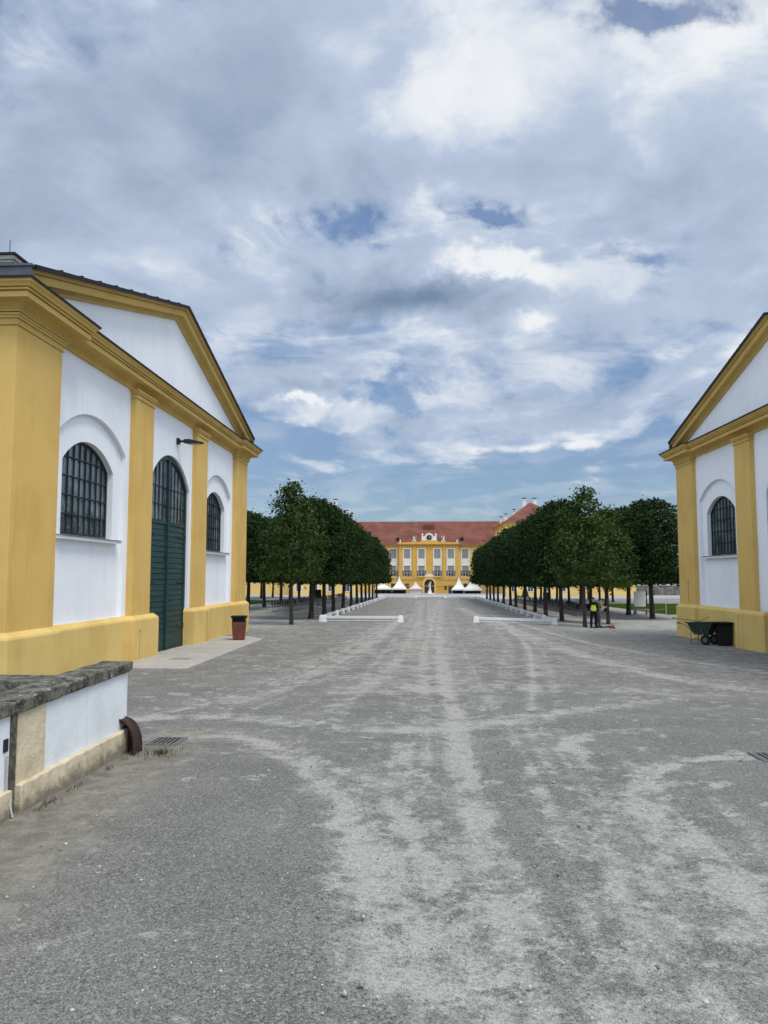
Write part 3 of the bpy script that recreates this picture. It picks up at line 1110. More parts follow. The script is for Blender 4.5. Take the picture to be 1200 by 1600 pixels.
def parapet():
    root = empty('parapet_wall', (0, 0, 0))
    tag(root, 'low white parapet with mossy dark coping and crumbling cream foot', 'wall')
    xw = -4.385
    TP = lambda p: (p[0], p[1], p[2] + (p[1] - 11.2) * .022 * min(1, max(0, p[2])))
    m = MB(TP)
    m.box(-4.72, xw, 8.10, 11.16, -.5, 1.04)
    m.box(-4.72, xw + .004, 2.0, 7.98, -.5, 1.04)
    m.box(-7.5, -4.73, 9.48, 9.82, -1.5, 1.035)
    m.build('render_face', M['oldrender'], root)
    m = MB(TP)
    for i in range(1):
        grid_box(m, -4.6, xw + .075, 8.12, 11.2, -.5, .24, 22, .014)
    grid_box(m, -4.6, xw + .08, 2.0, 7.96, -.5, .24, 22, .014)
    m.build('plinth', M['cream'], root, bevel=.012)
    m = MB(TP)
    m.box(xw - .02, xw + .016, 8.12, 8.72, .22, 1.04)
    m.build('cream_patch', M['cream'], root)
    m = MB(TP)
    grid_box(m, -4.70, xw + .02, 7.985, 8.095, -.5, 1.04, 2, .006)
    m.build('expansion_joint', M['blue_stone'], root)
    m = MB(TP)
    m.box(xw - .02, xw + .018, 7.86, 7.94, .66, .80)
    m.build('cable_box', M['iron'], root)
    m = MB(TP)
    m.tube([(xw + .03, 7.9, .62), (xw + .03, 7.91, .25), (xw + .10, 7.92, -.05)], .012, 6)
    m.build('cable', M['stone'], root)
    # coping: stones laid end to end
    ys = [2.0, 3.6, 5.2, 6.6, 8.03, 9.05, 10.2, 11.24]
    for a, b in zip(ys[:-1], ys[1:]):
        m = MB(TP)
        d = random.uniform(-.006, .006)
        grid_box(m, -4.82, xw + .05 + d, a + .006, b - .006, 1.045, 1.18 + d, 5, .007)
        m.build('coping_stone', M['coping'], root, bevel=.015)
    m = MB(TP)
    for a, b in ((-7.5, -6.2), (-6.19, -4.835)):
        m.box(a, b, 9.40, 9.90, 1.04, 1.175)
    m.build('coping_stone', M['coping'], root, bevel=.015)
    return root


parapet()


def wheel_guard():
    """cast-iron guard: a bent shell from the wall down to the gravel, open towards the viewer"""
    m = MB()
    k = 14
    ws, prof = [], []
    for i in range(k + 1):
        a = math.pi / 2 * i / k
        prof.append((-.22 + .08 * math.sin(a) + .19 * math.sin(a) ** .9, .48 * math.cos(a) ** .7, i / k))
    prof = [(-.30, .47, 0)] + prof + [(prof[-1][0] + .05, -.06, 1)]
    rows = []
    for off in (0, .028):
        r = []
        for (x, z, q) in prof:
            hw = .10 + .04 * q
            r.append([m.v((x - off * (.3 + .7 * q), -hw, z - off * (1 - q * .8))), m.v((x - off * (.3 + .7 * q), hw, z - off * (1 - q * .8)))])
        rows.append(r)
    a, b = rows
    for i in range(len(a) - 1):
        m.f([a[i][0], a[i][1], a[i + 1][1], a[i + 1][0]])
        m.f([b[i][1], b[i][0], b[i + 1][0], b[i + 1][1]])
        for e in (0, 1):
            m.f([a[i][e], a[i + 1][e], b[i + 1][e], b[i][e]])
    m.f([a[0][0], a[0][1], b[0][1], b[0][0]]); m.f([a[-1][0], a[-1][1], b[-1][1], b[-1][0]])
    for sgn in (-1, 1):      # rolled edges and the inner web
        m.tube([(x, sgn * (.10 + .04 * q), z) for x, z, q in prof], .02, 6)
    m.box(-.28, -.05, .02, .05, -.05, .36)
    m.box(-.34, -.06, .10, .13, -.05, .40)
    o = m.build('wheel_guard', M['rust'])
    o.location = (-4.20, 11.0, tz(-4.2, 11.0))
    tag(o, 'rusty cast iron wheel guard at the end of the parapet', 'wheel guard')


wheel_guard()


# ------------------------------------------------------------------ loose stones and weeds near the viewer
def pebbles():
    N = 5200
    y = 3.0 + 13 * rng.random(N) ** 1.4
    x = (rng.random(N) - .5) * 1.15 * y
    keep = x > -4.0
    x, y = x[keep], y[keep]
    n = len(x)
    s = rng.uniform(.004, .013, n) * (1 + 1.2 * (rng.random(n) > .97))
    base = np.array([(1, 0, 0), (-1, 0, 0), (0, 1, 0), (0, -1, 0), (0, 0, .75), (0, 0, -.6)], float)
    tri = np.array([(0, 2, 4), (2, 1, 4), (1, 3, 4), (3, 0, 4), (2, 0, 5), (1, 2, 5), (3, 1, 5), (0, 3, 5)])
    V = base[None] * (s[:, None, None] * rng.uniform(.6, 1.3, (n, 6, 1)))
    a = rng.uniform(0, 6.28, n)
    ca, sa = np.cos(a)[:, None], np.sin(a)[:, None]
    V = np.stack([V[..., 0] * ca - V[..., 1] * sa, V[..., 0] * sa + V[..., 1] * ca, V[..., 2]], -1)
    V[..., 0] += x[:, None]; V[..., 1] += y[:, None]
    V[..., 2] += (terrain(x, y) + s * .2)[:, None]
    F = (tri[None] + 6 * np.arange(n)[:, None, None]).reshape(-1, 3)
    me = mesh_np('loose_gravel', V.reshape(-1, 3), F)
    at = me.attributes.new('tint', 'FLOAT', 'POINT')
    at.data.foreach_set('value', np.repeat(rng.random(n) ** 2, 6).astype(np.float32))
    m, t, b = mat_base('loose_pebbles', .9, .2)
    t.link(t.mix(t.n('ShaderNodeAttribute', attribute_name='tint').outputs['Fac'], (.15, .145, .135), (.52, .51, .48)), b.inputs['Base Color'])
    o = link_mesh('loose_gravel', me, m)
    tag(o, 'loose pebbles scattered over the gravel', 'gravel', kind='stuff')


pebbles()


def weeds():
    V, F, tint = [], [], []
    def blade(x, y, h):
        a = random.uniform(0, 6.28)
        lean = random.uniform(.1, .9) * h
        dx, dy = math.cos(a) * lean, math.sin(a) * lean
        px, py = -math.sin(a) * .004, math.cos(a) * .004
        z = tz(x, y)
        k = len(V)
        V.extend([(x - px, y - py, z - .01), (x + px, y + py, z - .01), (x + dx * .45 + px, y + dy * .45 + py, z + h * .75), (x + dx * .45 - px, y + dy * .45 - py, z + h * .75),
                  (x + dx, y + dy, z + h)])
        F.append((k, k + 1, k + 2, k + 3))
        F.append((k + 3, k + 2, k + 4, k + 4))
        tint.extend([random.random()] * 5)
    for _ in range(230):
        r = abs(random.gauss(0, .17)); a = random.uniform(0, 6.28)
        blade(-3.80 + r * math.cos(a) * 1.3, 10.95 + r * math.sin(a), random.uniform(.02, .085))
    for _ in range(420):
        y = random.uniform(5, 11.1)
        if math.sin(y * 3.1) + math.sin(y * 7.7) < .3: continue
        blade(-4.21 + abs(random.gauss(0, .05)), y, random.uniform(.015, .06))
    faces = [f if f[2] != f[3] else f[:3] for f in F]
    me = bpy.data.meshes.new('grass')
    me.from_pydata(V, [], faces)
    at = me.attributes.new('tint', 'FLOAT', 'POINT')
    at.data.foreach_set('value', tint)
    m = leaf('dry_weeds', (.055, .062, .028), (.16, .145, .085))
    tag(link_mesh('grass', me, m), 'sparse grass tufts at the foot of the parapet', 'grass', kind='stuff')


weeds()


# ------------------------------------------------------------------ trees
def leaves_mesh(name, C, Nrm, size, tint):
    """one small folded leaf spray (two triangles) per centre"""
    n = len(C)
    Nn = Nrm / (np.linalg.norm(Nrm, axis=1, keepdims=True) + 1e-9)
    rnd = rng.normal(size=(n, 3))
    U = np.cross(Nn, rnd); U /= np.linalg.norm(U, axis=1, keepdims=True) + 1e-9
    W = np.cross(Nn, U)
    s = size[:, None]
    V = np.empty((n, 4, 3))
    V[:, 0] = C - U * s
    V[:, 1] = C - W * s * .55 + Nn * s * .16
    V[:, 2] = C + U * s
    V[:, 3] = C + W * s * .55 + Nn * s * .16
    F = np.arange(4 * n).reshape(n, 4)
    me = mesh_np(name, V.reshape(-1, 3), F)
    a = me.attributes.new('tint', 'FLOAT', 'POINT')
    a.data.foreach_set('value', np.repeat(np.clip(tint, 0, 1), 4).astype(np.float32))
    return me


def crown_points(kind, n_cl, per):
    """clump centres over a clipped crown, sprays gathered round each"""
    cl = []
    z0, z1 = 2.75, 8.2
    while len(cl) < n_cl:
        if kind == 'clipped':
            q = rng.random()
            z = z0 + (z1 - z0) * q
            dome = 1 if q < .62 else math.sqrt(max(0, 1 - ((q - .62) / .38) ** 2.2))
            th = rng.uniform(0, 2 * math.pi)
            c, s = math.cos(th), math.sin(th)
            p = 3.2
            rr = (abs(c) ** p + abs(s) ** p) ** (-1 / p)
            wx, wy = 2.15, 2.75
            d = rng.random()
            rad = (1 - .55 * d * d) if d < .8 else rng.random() * .6
            cl.append((wx * rr * c * dome * rad, wy * rr * s * dome * rad, z + rng.normal() * .06))
            if rng.random() < .16:      # flat underside
                a, b = rng.uniform(-1, 1, 2)
                cl.append((wx * a * .95, wy * b * .95, z0 + rng.uniform(0, .25)))
        else:
            q = rng.random() ** 1.25
            z = 2.6 + 5.2 * q
            prof = 1.85 * (1 - q) ** .62 * (.75 + .5 * min(1, q * 4)) + .12
            th = rng.uniform(0, 2 * math.pi)
            rad = prof * math.sqrt(rng.uniform(.12, 1)) * (1 + .18 * math.sin(3 * th + z * 2.2))
            cl.append((rad * math.cos(th), rad * math.sin(th), z))
    cl = np.array(cl)
    sp = .23 if kind == 'clipped' else .22
    C = np.repeat(cl, per, 0) + rng.normal(size=(len(cl) * per, 3)) * (sp, sp, sp * .8)
    ctr = np.array([0, 0, 4.6])
    out = C - ctr
    out[:, 2] = out[:, 2] * .7 + .6
    out /= np.linalg.norm(out, axis=1, keepdims=True)
    Nn = out + rng.normal(size=C.shape) * .75
    tint = np.repeat(rng.random(len(cl)), per) * .6 + rng.random(len(C)) * .4
    return C, Nn, tint


def crown_mesh(kind, n_cl, per, size):
    C, Nn, tint = crown_points(kind, n_cl, per)
    if kind == 'clipped':       # a few shoots that escaped the shears
        for _ in range(34):
            a = rng.uniform(0, 6.28); r = rng.uniform(0, 1.5)
            top = 7.55 + .62 * math.sqrt(max(0, 1 - (r / 2) ** 2))
            k = 14
            c = np.stack([np.full(k, r * math.cos(a)) + rng.normal(size=k) * .09, np.full(k, r * math.sin(a)) + rng.normal(size=k) * .09, np.linspace(top - .2, top + rng.uniform(.05, .4), k)], -1)
            C = np.vstack([C, c]); Nn = np.vstack([Nn, rng.normal(size=(k, 3)) + (0, 0, .5)]); tint = np.append(tint, rng.random(k))
    sz = rng.uniform(size * .7, size * 1.35, len(C))
    return leaves_mesh('crown', C, Nn, sz, tint)


def trunk_mesh(young, seed):
    random.seed(seed)
    m = MB()
    r = .105 if young else .150
    bx, by = random.uniform(-.06, .06), random.uniform(-.06, .06)
    top = 6.4 if young else 6.2
    pts = [(0, 0, -.25), (0, 0, .05), (bx * .3, by * .3, .5), (bx, by, 1.5), (bx * 1.2, by * 1.2, 2.6), (bx * .6, by * .6, 4.2), (0, 0, top)]
    m.tube(pts, [r * 1.55, r * 1.3, r * 1.05, r * .95, r * .85, r * .55, r * .12], 10)
    for k in range(9 if young else 11):
        z = 2.3 + (top - 2.6) * k / 11
        a = k * 2.4 + random.uniform(-.4, .4)
        L = (1.5 if young else 1.9) * random.uniform(.7, 1.05) * (1 - .5 * k / 11)
        m.tube([(bx, by, z), (bx + math.cos(a) * L * .45, by + math.sin(a) * L * .45, z + L * .32), (math.cos(a) * L, math.sin(a) * L, z + L * .62)], [r * .42, r * .26, r * .07], 6)
    o = m.build('trunk', M['bark'], smooth=True)
    me = o.data
    bpy.data.objects.remove(o)
    return me


CROWNS = [crown_mesh('clipped', 900, 18, .108) for _ in range(3)]
CROWNS_FAR = [crown_mesh('clipped', 640, 11, .155) for _ in range(2)]
YOUNG = [crown_mesh('young', 330, 17, .10) for _ in range(2)]
for me in CROWNS + CROWNS_FAR: me.materials.append(M['leaf_dark'])
for me in YOUNG: me.materials.append(M['leaf_young'])
TRUNKS = [trunk_mesh(False, s) for s in (1, 2, 3)]
TRUNKS_Y = [trunk_mesh(True, s) for s in (5, 6)]
random.seed(11)
ORD = ['first', 'second', 'third', 'fourth', 'fifth', 'sixth', 'seventh', 'eighth', 'ninth', 'tenth', 'eleventh', 'twelfth', 'thirteenth', 'fourteenth']


def tree(x, y, kind, label, group, s=1.0, sz=1.0, k=0, rz=None):
    t = empty('linden_tree', (x, y, tz(x, y)), rz if rz is not None else random.choice((0, math.pi)) + random.uniform(-.12, .12))
    tag(t, label, 'tree', group)
    young = kind == 'young'
    tr = link_mesh('trunk', (TRUNKS_Y if young else TRUNKS)[k % (2 if young else 3)], None, t)
    pool = YOUNG if young else (CROWNS if kind == 'near' else CROWNS_FAR)
    cr = link_mesh('crown', pool[k % len(pool)], None, t)
    t.scale = (s, s, sz)
    return t


def rows():
    # inner rows along the drive
    for side, x0, ys in (('left', -7.85, [44.3, 51.6, 58.4, 65.0, 71.6, 78.2, 84.8, 91.4, 98.0, 104.6, 111.2, 117.6]),
                         ('right', 9.1, [46.2, 53.1, 60.0, 66.8, 73.5, 80.2, 86.8, 93.4, 100.0, 106.5, 112.6, 118.4])):
        g = f'clipped lindens lining the {side} edge of the drive'
        for i, y in enumerate(ys):
            x = x0 + random.uniform(-.14, .14)
            if i == 0:
                tree(x, y, 'young', f'loose pale young linden at the near end of the {side} row', g, 1.0, 1.03, k=0 if side == 'left' else 1, rz=1.0)
            else:
                lab = f'clipped dark linden, {ORD[i]} from the near end of the {side} drive row'
                if i == len(ys) - 1: lab = f'clipped dark linden at the far end of the {side} drive row'
                tree(x, y, 'near' if y < 92 else 'far', lab, g, random.uniform(.93, 1.05), random.uniform(.92, .99), k=i)
    for side, x0, ys in (('left', -16.1, [48, 54.6, 61.2, 67.8, 74.5, 83.1, 90, 97, 104, 111, 118]),
                         ('right', 16.5, [58.3, 65.0, 71.9, 78.6, 85.3, 92, 99, 106, 113, 119])):
        g = f'clipped lindens of the outer {side} row'
        for i, y in enumerate(ys):
            lab = f'clipped dark linden, {ORD[i]} from the near end of the outer {side} row'
            tree(x0 + random.uniform(-.2, .2), y, 'near' if y < 80 else 'far', lab, g, random.uniform(1.08, 1.18), random.uniform(1.0, 1.05), k=i + 1)
    for side, x0, ys in (('left', -24.5, [88, 96, 104, 112.5, 121]), ('right', 25, [106, 114, 122])):
        g = f'clipped lindens of the outermost {side} row'
        for i, y in enumerate(ys):
            tree(x0, y, 'far', f'clipped dark linden, {ORD[i]} from the near end of the outermost {side} row', g, 1.05, 1.04, k=i)


rows()
# one young tree stands just behind the first on the right
tree(11.6, 50.6, 'young', 'second loose pale linden right of the two workers', 'clipped lindens lining the right edge of the drive', 1.0, .94, k=0, rz=2.2)


def far_wood():
    """the wood beyond the garden walls that closes the view"""
    C, Nn, T_ = [], [], []
    for _ in range(2600):
        side = -1 if rng.random() < .5 else 1
        x = side * rng.uniform(38, 190)
        y = 262 + rng.uniform(0, 26)
        h = 8.5 + 2.2 * math.sin(x * .11) + 1.6 * math.sin(x * .31 + 1)
        z = -3 + h * math.sqrt(rng.random())
        k = 7
        C.append(np.array([x, y, z]) + rng.normal(size=(k, 3)) * (1.0, .8, .7))
        Nn.append(rng.normal(size=(k, 3)) + (0, -.6, .6))
        T_.append(rng.random(k) * .4 + rng.random() * .6)
    C, Nn, T_ = np.vstack(C), np.vstack(Nn), np.concatenate(T_)
    me = leaves_mesh('far_wood', C, Nn, rng.uniform(.5, .95, len(C)), T_)
    tag(link_mesh('far_wood', me, M['leaf_wood']), 'dark wood closing the view beyond the garden walls', 'wood', kind='stuff')


far_wood()


# ------------------------------------------------------------------ the castle across the court
YC = 230.0
CX = .5
ZG = tz(0, YC)
M['cy'] = stucco('castle_yellow_render', (.62, .38, .095), (.52, .31, .075), .6, False)
M['cy_pale'] = stucco('castle_pale_yellow_render', (.70, .50, .19), (.62, .42, .14), .6, False)
M['cw'] = simple('castle_white_trim', (.74, .72, .66), .85, .2, .08, 1.5)
M['blind'] = simple('grey_window_blind', (.27, .27, .265), .8, .2, .12, 1)
M['shutter'] = simple('blue_grey_shutter', (.17, .19, .20), .7, .2, .2, 2)


def castle():
    root = empty('castle', (CX, YC, ZG))
    tag(root, 'long yellow castle with red tiled roof and central clock gable', 'castle')
    b = -ZG                                  # builder z is absolute
    T = lambda p: (p[0] - CX, p[1] - YC, p[2] - ZG)
    EZ, RZ = 11.6, 19.25
    m = MB(T)
    m.box(-60, 61, YC, YC + 16, ZG - .5, EZ)
    wall = m.build('wall', M['cy_pale'], root)
    m = MB(T)
    m.box(-60, 61, YC - .45, YC, EZ - .42, EZ)
    m.box(-60, 61, YC - .8, YC - .0, EZ + .001, EZ + .16)
    m.box(-60, 61, YC - .12, YC, 1.35, 1.75)
    m.build('cornice', M['cy'], root)
    m = MB(T)
    m.hexa([(-61, YC - .9, EZ + .16), (62, YC - .9, EZ + .16), (62, YC + 17, EZ + .16), (-61, YC + 17, EZ + .16)],
           [(-61, YC + 7.9, RZ), (62, YC + 7.9, RZ), (62, YC + 8.1, RZ), (-61, YC + 8.1, RZ)])
    roof = m.build('roof', M['tiles'], root)
    m = MB(T)
    m.box(-61, 62, YC + 7.8, YC + 8.2, RZ - .08, RZ + .14)
    m.build('ridge', M['stone'], roof)
    for x in (-8.9, 10.3):
        m = MB(T)
        m.box(x - .45, x + .45, YC + .3, YC + 1.9, 12.9, 13.9)
        m.build('roof_hatch', M['flash'], roof)
    m = MB(T)
    m.box(-1.1, 2.0, YC + 4.6, YC + 6.5, 15.2, 17.9)
    for x in (-.9, -.1, .7, 1.5):
        m.box(x, x + .3, YC + 4.5, YC + 4.7, 15.4, 18.3)
    m.build('chimney', simple('brick_chimney', (.21, .075, .055), .9, .1, .4, 3), roof)
    # central projection
    m = MB(T)
    x0, x1 = -8.5, 9.2
    yf = YC - .9
    ar = [( -.95, ZG + .02), (1.95, ZG + .02)]
    portal = [(-.95, ZG + .03), (1.95, ZG + .03)] + [(.5 + 1.45 * math.cos(a), .05 + 1.45 * math.sin(a)) for a in np.linspace(0, math.pi, 13)]
    m.plate([(x0, ZG - .4), (x1, ZG - .4), (x1, 11.55), (x0, 11.55)], [portal], 0, .9, lambda a, c, d: (a, YC - d, c))
    ris = m.build('central_bay', M['cy'], root)
    m = MB(T)
    m.box(x0 - .3, x1 + .3, yf - .5, YC, 11.56, 11.85)
    m.box(x0 - .5, x1 + .5, yf - .75, YC, 11.85, 12.05)
    # attic rising to the middle
    m.plate([(x0, 12.05), (x1, 12.05), (x1, 12.35), (3.2, 12.55), (2.9, 13.0), (-1.9, 13.0), (-2.2, 12.55), (x0, 12.35)], [], -.3, .5, lambda a, c, d: (a, yf - d, c))
    m.build('attic_cornice', M['cy'], ris)
    m = MB(T)
    m.box(x0, x1, yf - .12, yf - .001, 1.3, 1.7)
    m.box(x0, x1, yf - .1, yf - .001, -.6, -.45)
    m.build('string_course', M['cy'], ris)
    for xs in (-8.0, -3.95, 5.0, 8.7):
        m = MB(T)
        m.box(xs - .5, xs + .5, yf - .14, yf - .002, 1.71, 11.5)
        m.build('pilaster_strip', M['cy'], ris)
    # clock gable
    m = MB(T)
    g = [(-1.75, 13.0), (2.75, 13.0), (2.75, 14.1), (1.9, 14.25)] + [(.5 + 1.35 * math.cos(a), 13.85 + 1.35 * math.sin(a)) for a in np.linspace(.3, math.pi - .3, 11)] + [(-.9, 14.25), (-1.75, 14.1)]
    m.plate(g, [], -.35, .35, lambda a, c, d: (a, yf - d, c))
    gable = m.build('clock_gable', M['cw'], ris)
    m = MB(T)
    m.tube([(.5, yf - .34, 13.82), (.5, yf - .48, 13.82)], .88, 28)
    face = m.build('clock', M['iron'], gable)
    m = MB(T)
    ring = [[(.5 + r * math.cos(a), 13.82 + r * math.sin(a)) for a in np.linspace(0, 2 * math.pi, 36, endpoint=False)] for r in (.80, .74)]
    m.plate(ring[0], [ring[1]], .48, .50, lambda a, c, d: (a, yf - d, c))
    m.build('hour_ring', M['cw'], face)
    m = MB(T)
    m.tube([(.62, yf - .52, 14.38), (.5, yf - .52, 13.82), (.86, yf - .52, 13.68)], .045, 5)
    m.build('clock_hands', M['cw'], face)
    for x in (-1.5, 2.5):
        m = MB(T)
        m.lathe([(.16, 0), (.22, .1), (.12, .2), (.3, .5), (.24, .7), (.08, .85), (.02, 1.1)], 10, (x, yf, 14.1))
        m.build('urn', M['cw'], gable)
    for x in (x0 + .4, x1 - .4):
        m = MB(T)
        m.lathe([(.2, 0), (.22, .1), (.1, .2), (.26, .45), (.1, .7), (.02, .95)], 10, (x, yf - .2, 12.35))
        m.build('urn', M['cw'], ris)
    for x, s in ((-3.9, 1), (4.7, -1)):       # reclining figures flanking the clock
        m = MB(T)
        m.box(x - .6, x + .6, yf - .4, yf + .2, 12.4, 12.65)
        m.tube([(x + s * .55, yf - .1, 12.8), (x + s * .1, yf - .1, 12.95), (x - s * .15, yf - .1, 13.5), (x - s * .18, yf - .1, 13.95)], [.16, .27, .30, .12], 8)
        m.lathe([(.02, 0), (.16, .08), (.19, .2), (.13, .36), (.02, .42)], 8, (x - s * .2, yf - .1, 13.95))
        m.tube([(x - s * .2, yf - .1, 13.7), (x + s * .35, yf - .15, 13.75), (x + s * .6, yf - .15, 14.3)], [.12, .09, .06], 6)
        m.tube([(x - s * .1, yf - .15, 12.9), (x - s * .65, yf - .2, 12.75)], [.2, .1], 6)
        m.build('statue', M['paleston'], ris)
    # portal
    m = MB(T)
    outer = [(-1.55, ZG + .02), (2.55, ZG + .02)] + [(.5 + 2.05 * math.cos(a), .1 + 2.05 * math.sin(a)) for a in np.linspace(0, math.pi, 15)]
    hole = [(-.95, ZG + .03), (1.95, ZG + .03)] + [(.5 + 1.45 * math.cos(a), .05 + 1.45 * math.sin(a)) for a in np.linspace(0, math.pi, 13)]
    m.plate(outer, [hole], 0.002, .3, lambda a, c, d: (a, yf - d, c))
    por = m.build('portal', M['cy_pale'], ris)
    m = MB(T)
    m.box(-3.2, 4.2, yf - .35, yf - .003, 2.02, 2.25)
    m.build('portal_cornice', M['cy_pale'], por)
    m = MB(T)
    m.plate([(-.9, 2.26), (1.9, 2.26)] + [(.5 + 1.4 * math.cos(a), 2.26 + .75 * math.sin(a)) for a in np.linspace(.05, math.pi - .05, 11)], [], .0, .3, lambda a, c, d: (a, yf - .01 - d, c))
    m.build('lunette', M['cw'], por)
    m = MB(T)
    m.box(-1.0, 2.0, YC - .4, YC - .2, ZG, 1.7)
    gate = m.build('gate', M['slate'], por)
    m = MB(T)
    for k in range(7):
        x = -.8 + k * .43
        m.tube([(x, YC - .42, ZG), (x, YC - .42, 1.4)], .03, 5)
    m.build('gate_bars', M['greysheet'], gate)
    # windows
    def win(x, yw):
        f = MB(T)
        f.box(x - 1.28, x - .95, yw - .10, yw - .001, 1.85, 10.75)
        f.box(x + .95, x + 1.28, yw - .10, yw - .001, 1.85, 10.75)
        f.box(x - .949, x + .949, yw - .08, yw - .001, 10.42, 10.75)
        f.box(x - .949, x + .949, yw - .05, yw - .002, 5.48, 7.6)
        f.box(x - 1.32, x + 1.32, yw - .16, yw - .101, 5.44, 5.62)
        w = f.build('window', M['cw'], root)
        p = MB(T)
        p.box(x - .94, x + .94, yw - .02, yw - .003, 7.62, 10.4)
        for z in (7.62, 8.5):
            p.box(x - .94, x + .94, yw - .035, yw - .021, z, z + .09)
        p.build('blind', M['blind'], w)
        p = MB(T)
        p.box(x - .94, x + .94, yw - .02, yw - .003, 4.05, 5.42)
        p.build('awning', M['blind'], w)
        p = MB(T)
        p.box(x - .72, x + .72, yw - .02, yw - .004, 2.42, 4.0)
        p.build('pane', M['glass_far'], w)
        p = MB(T)
        p.box(x - .04, x + .04, yw - .05, yw - .021, 2.42, 4.0)
        p.box(x - .72, x + .72, yw - .045, yw - .021, 3.35, 3.42)
        p.box(x - .78, x - .72, yw - .05, yw - .004, 2.40, 4.0)
        p.box(x + .72, x + .78, yw - .05, yw - .004, 2.40, 4.0)
        p.build('glazing_bars', M['cw'], w)
        for s in (-1, 1):
            p = MB(T)
            a, c = sorted((x + s * .80, x + s * 1.34))
            p.box(a, c, yw - .17, yw - .11, 2.38, 4.0)
            p.build('shutter', M['shutter'], w)
    for x in (-6.1, -1.8, 2.9, 6.9): win(x, yf)
    for x in (-10.3, -14.7, 11.2, 15.5): win(x, YC)
    for (x, z0, z1, w_) in ((-6.1, -1.2, .2, .6), (5.3, -1.6, -.3, .35), (6.9, ZG + .05, -.3, .75), (-10.3, -1.2, .2, .6), (11.2, -1.2, .2, .6)):
        p = MB(T)
        yw = yf if abs(x - .35) < 8.8 else YC
        p.box(x - w_, x + w_, yw - .06, yw - .004, z0, z1)
        p.build('cellar_opening', M['slate'], root)
    return root


castle()


def pavilion(xa, xb, label, chims):
    ya, yb = 195.0, 224.5
    EZ, RZ = 15.7, 22.2
    g = tz(xa, ya) - .3
    root = empty('corner_pavilion', ((xa + xb) / 2, ya, g + .3))
    tag(root, label, 'building', 'tall corner pavilions of the castle')
    L = root.location
    T = lambda p: (p[0] - L[0], p[1] - L[1], p[2] - L[2])
    m = MB(T)
    m.box(xa, xb, ya, yb, g - .8, EZ)
    m.build('wall', M['cy_pale'], root)
    m = MB(T)
    m.box(xa - .25, xb + .25, ya - .25, yb + .0, EZ - .5, EZ - .001)
    m.box(xa - .6, xb + .6, ya - .6, yb + .0, EZ, EZ + .2)
    m.box(xa - .1, xb + .1, ya - .1, yb + .0, 2.1, 2.45)
    m.build('cornice', M['cy'], root)
    xm = (xa + xb) / 2
    m = MB(T)
    lo = [(xa - .8, ya - .8, EZ + .2), (xb + .8, ya - .8, EZ + .2), (xb + .8, yb + .4, EZ + .2), (xa - .8, yb + .4, EZ + .2)]
    hi = [(xm - .15, 208, RZ), (xm + .15, 208, RZ), (xm + .15, 212, RZ), (xm - .15, 212, RZ)]
    # bell-cast: a shallow skirt, then the steep hip
    md = [tuple(a + (b - a) * .16 for a, b in zip(p, q)) for p, q in zip(lo, hi)]
    md = [(p[0], p[1], EZ + .2 + .75) for p in md]
    m.hexa(lo, md)
    m.hexa([(p[0], p[1], p[2] - .01) for p in md], hi)
    roof = m.build('roof', M['tiles'], root)
    for (cx, cy, zt, w) in chims:
        m = MB(T)
        m.box(cx - w, cx + w, cy - w, cy + w, zt - 5, zt - .55)
        m.box(cx - w - .12, cx + w + .12, cy - w - .12, cy + w + .12, zt - .55, zt - .35)
        c = m.build('chimney', M['cw'], roof)
        m = MB(T)
        for s in (-1, 1):
            m.box(cx - w, cx + w, cy + s * w * .8 - .06, cy + s * w * .8 + .06, zt - .35, zt - .08)
        m.box(cx - w - .1, cx + w + .1, cy - w - .1, cy + w + .1, zt - .08, zt)
        m.build('chimney_cap', M['greysheet'], c)
    n = 4
    for k in range(n):
        x = xa + (xb - xa) * (k + .5) / n
        for (z0, z1) in ((-1.4, 1.0), (4, 6.8), (9.6, 12.6)):
            f = MB(T)
            f.box(x - .85, x + .85, ya - .09, ya - .001, z0 - .2, z1 + .2)
            w = f.build('window', M['cw'], root)
            p = MB(T)
            p.box(x - .62, x - .04, ya - .12, ya - .091, z0, z1)
            p.box(x + .04, x + .62, ya - .12, ya - .091, z0, z1)
            p.build('pane', M['glass_far'] if z0 < 4 else M['blind'], w)
    return root


pavilion(19.6, 35.8, 'corner pavilion with steep red hip roof right of the castle', [(26.2, 209, 23.5, .5), (29.0, 209, 23.5, .5), (21.5, 212, 19.5, .4), (20.4, 214, 18.9, .35), (24.0, 214, 20.9, .35)])
pavilion(-34.8, -18.4, 'corner pavilion with red hip roof left of the castle behind trees', [(-22.3, 210, 20.5, .5), (-20.8, 210, 19.6, .45), (-25.2, 209, 23.5, .5), (-28.0, 209, 23.5, .5)])


M['terrace'] = simple('weathered_terrace_stone', (.20, .195, .18), .9, .1, .45, .6)


def garden_wall(x0, x1, label):
    y = 236.0
    g = tz(0, y)
    root = empty('garden_wall', ((x0 + x1) / 2, y, g))
    tag(root, label, 'wall', 'grey terrace walls')
    L = root.location
    T = lambda p: (p[0] - L[0], p[1] - L[1], p[2] - L[2])
    m = MB(T)
    m.box(x0, x1, y, y + .6, g - .5, g + 2.6)
    m.build('wall', M['terrace'], root)
    m = MB(T)
    m.box(x0, x1, y - .12, y + .72, g + 2.6, g + 2.8)
    m.build('coping', M['stone'], root)
    m = MB(T)
    x = x0
    while x < x1:
        m.box(x, x + .9, y - .2, y - .001, g - .5, g + 2.6)
        x += 6
    m.build('buttress', M['terrace'], root)
    return root


garden_wall(-170, -36, 'grey terrace wall far behind the left trees')
garden_wall(38, 170, 'grey terrace wall far behind the right trees')


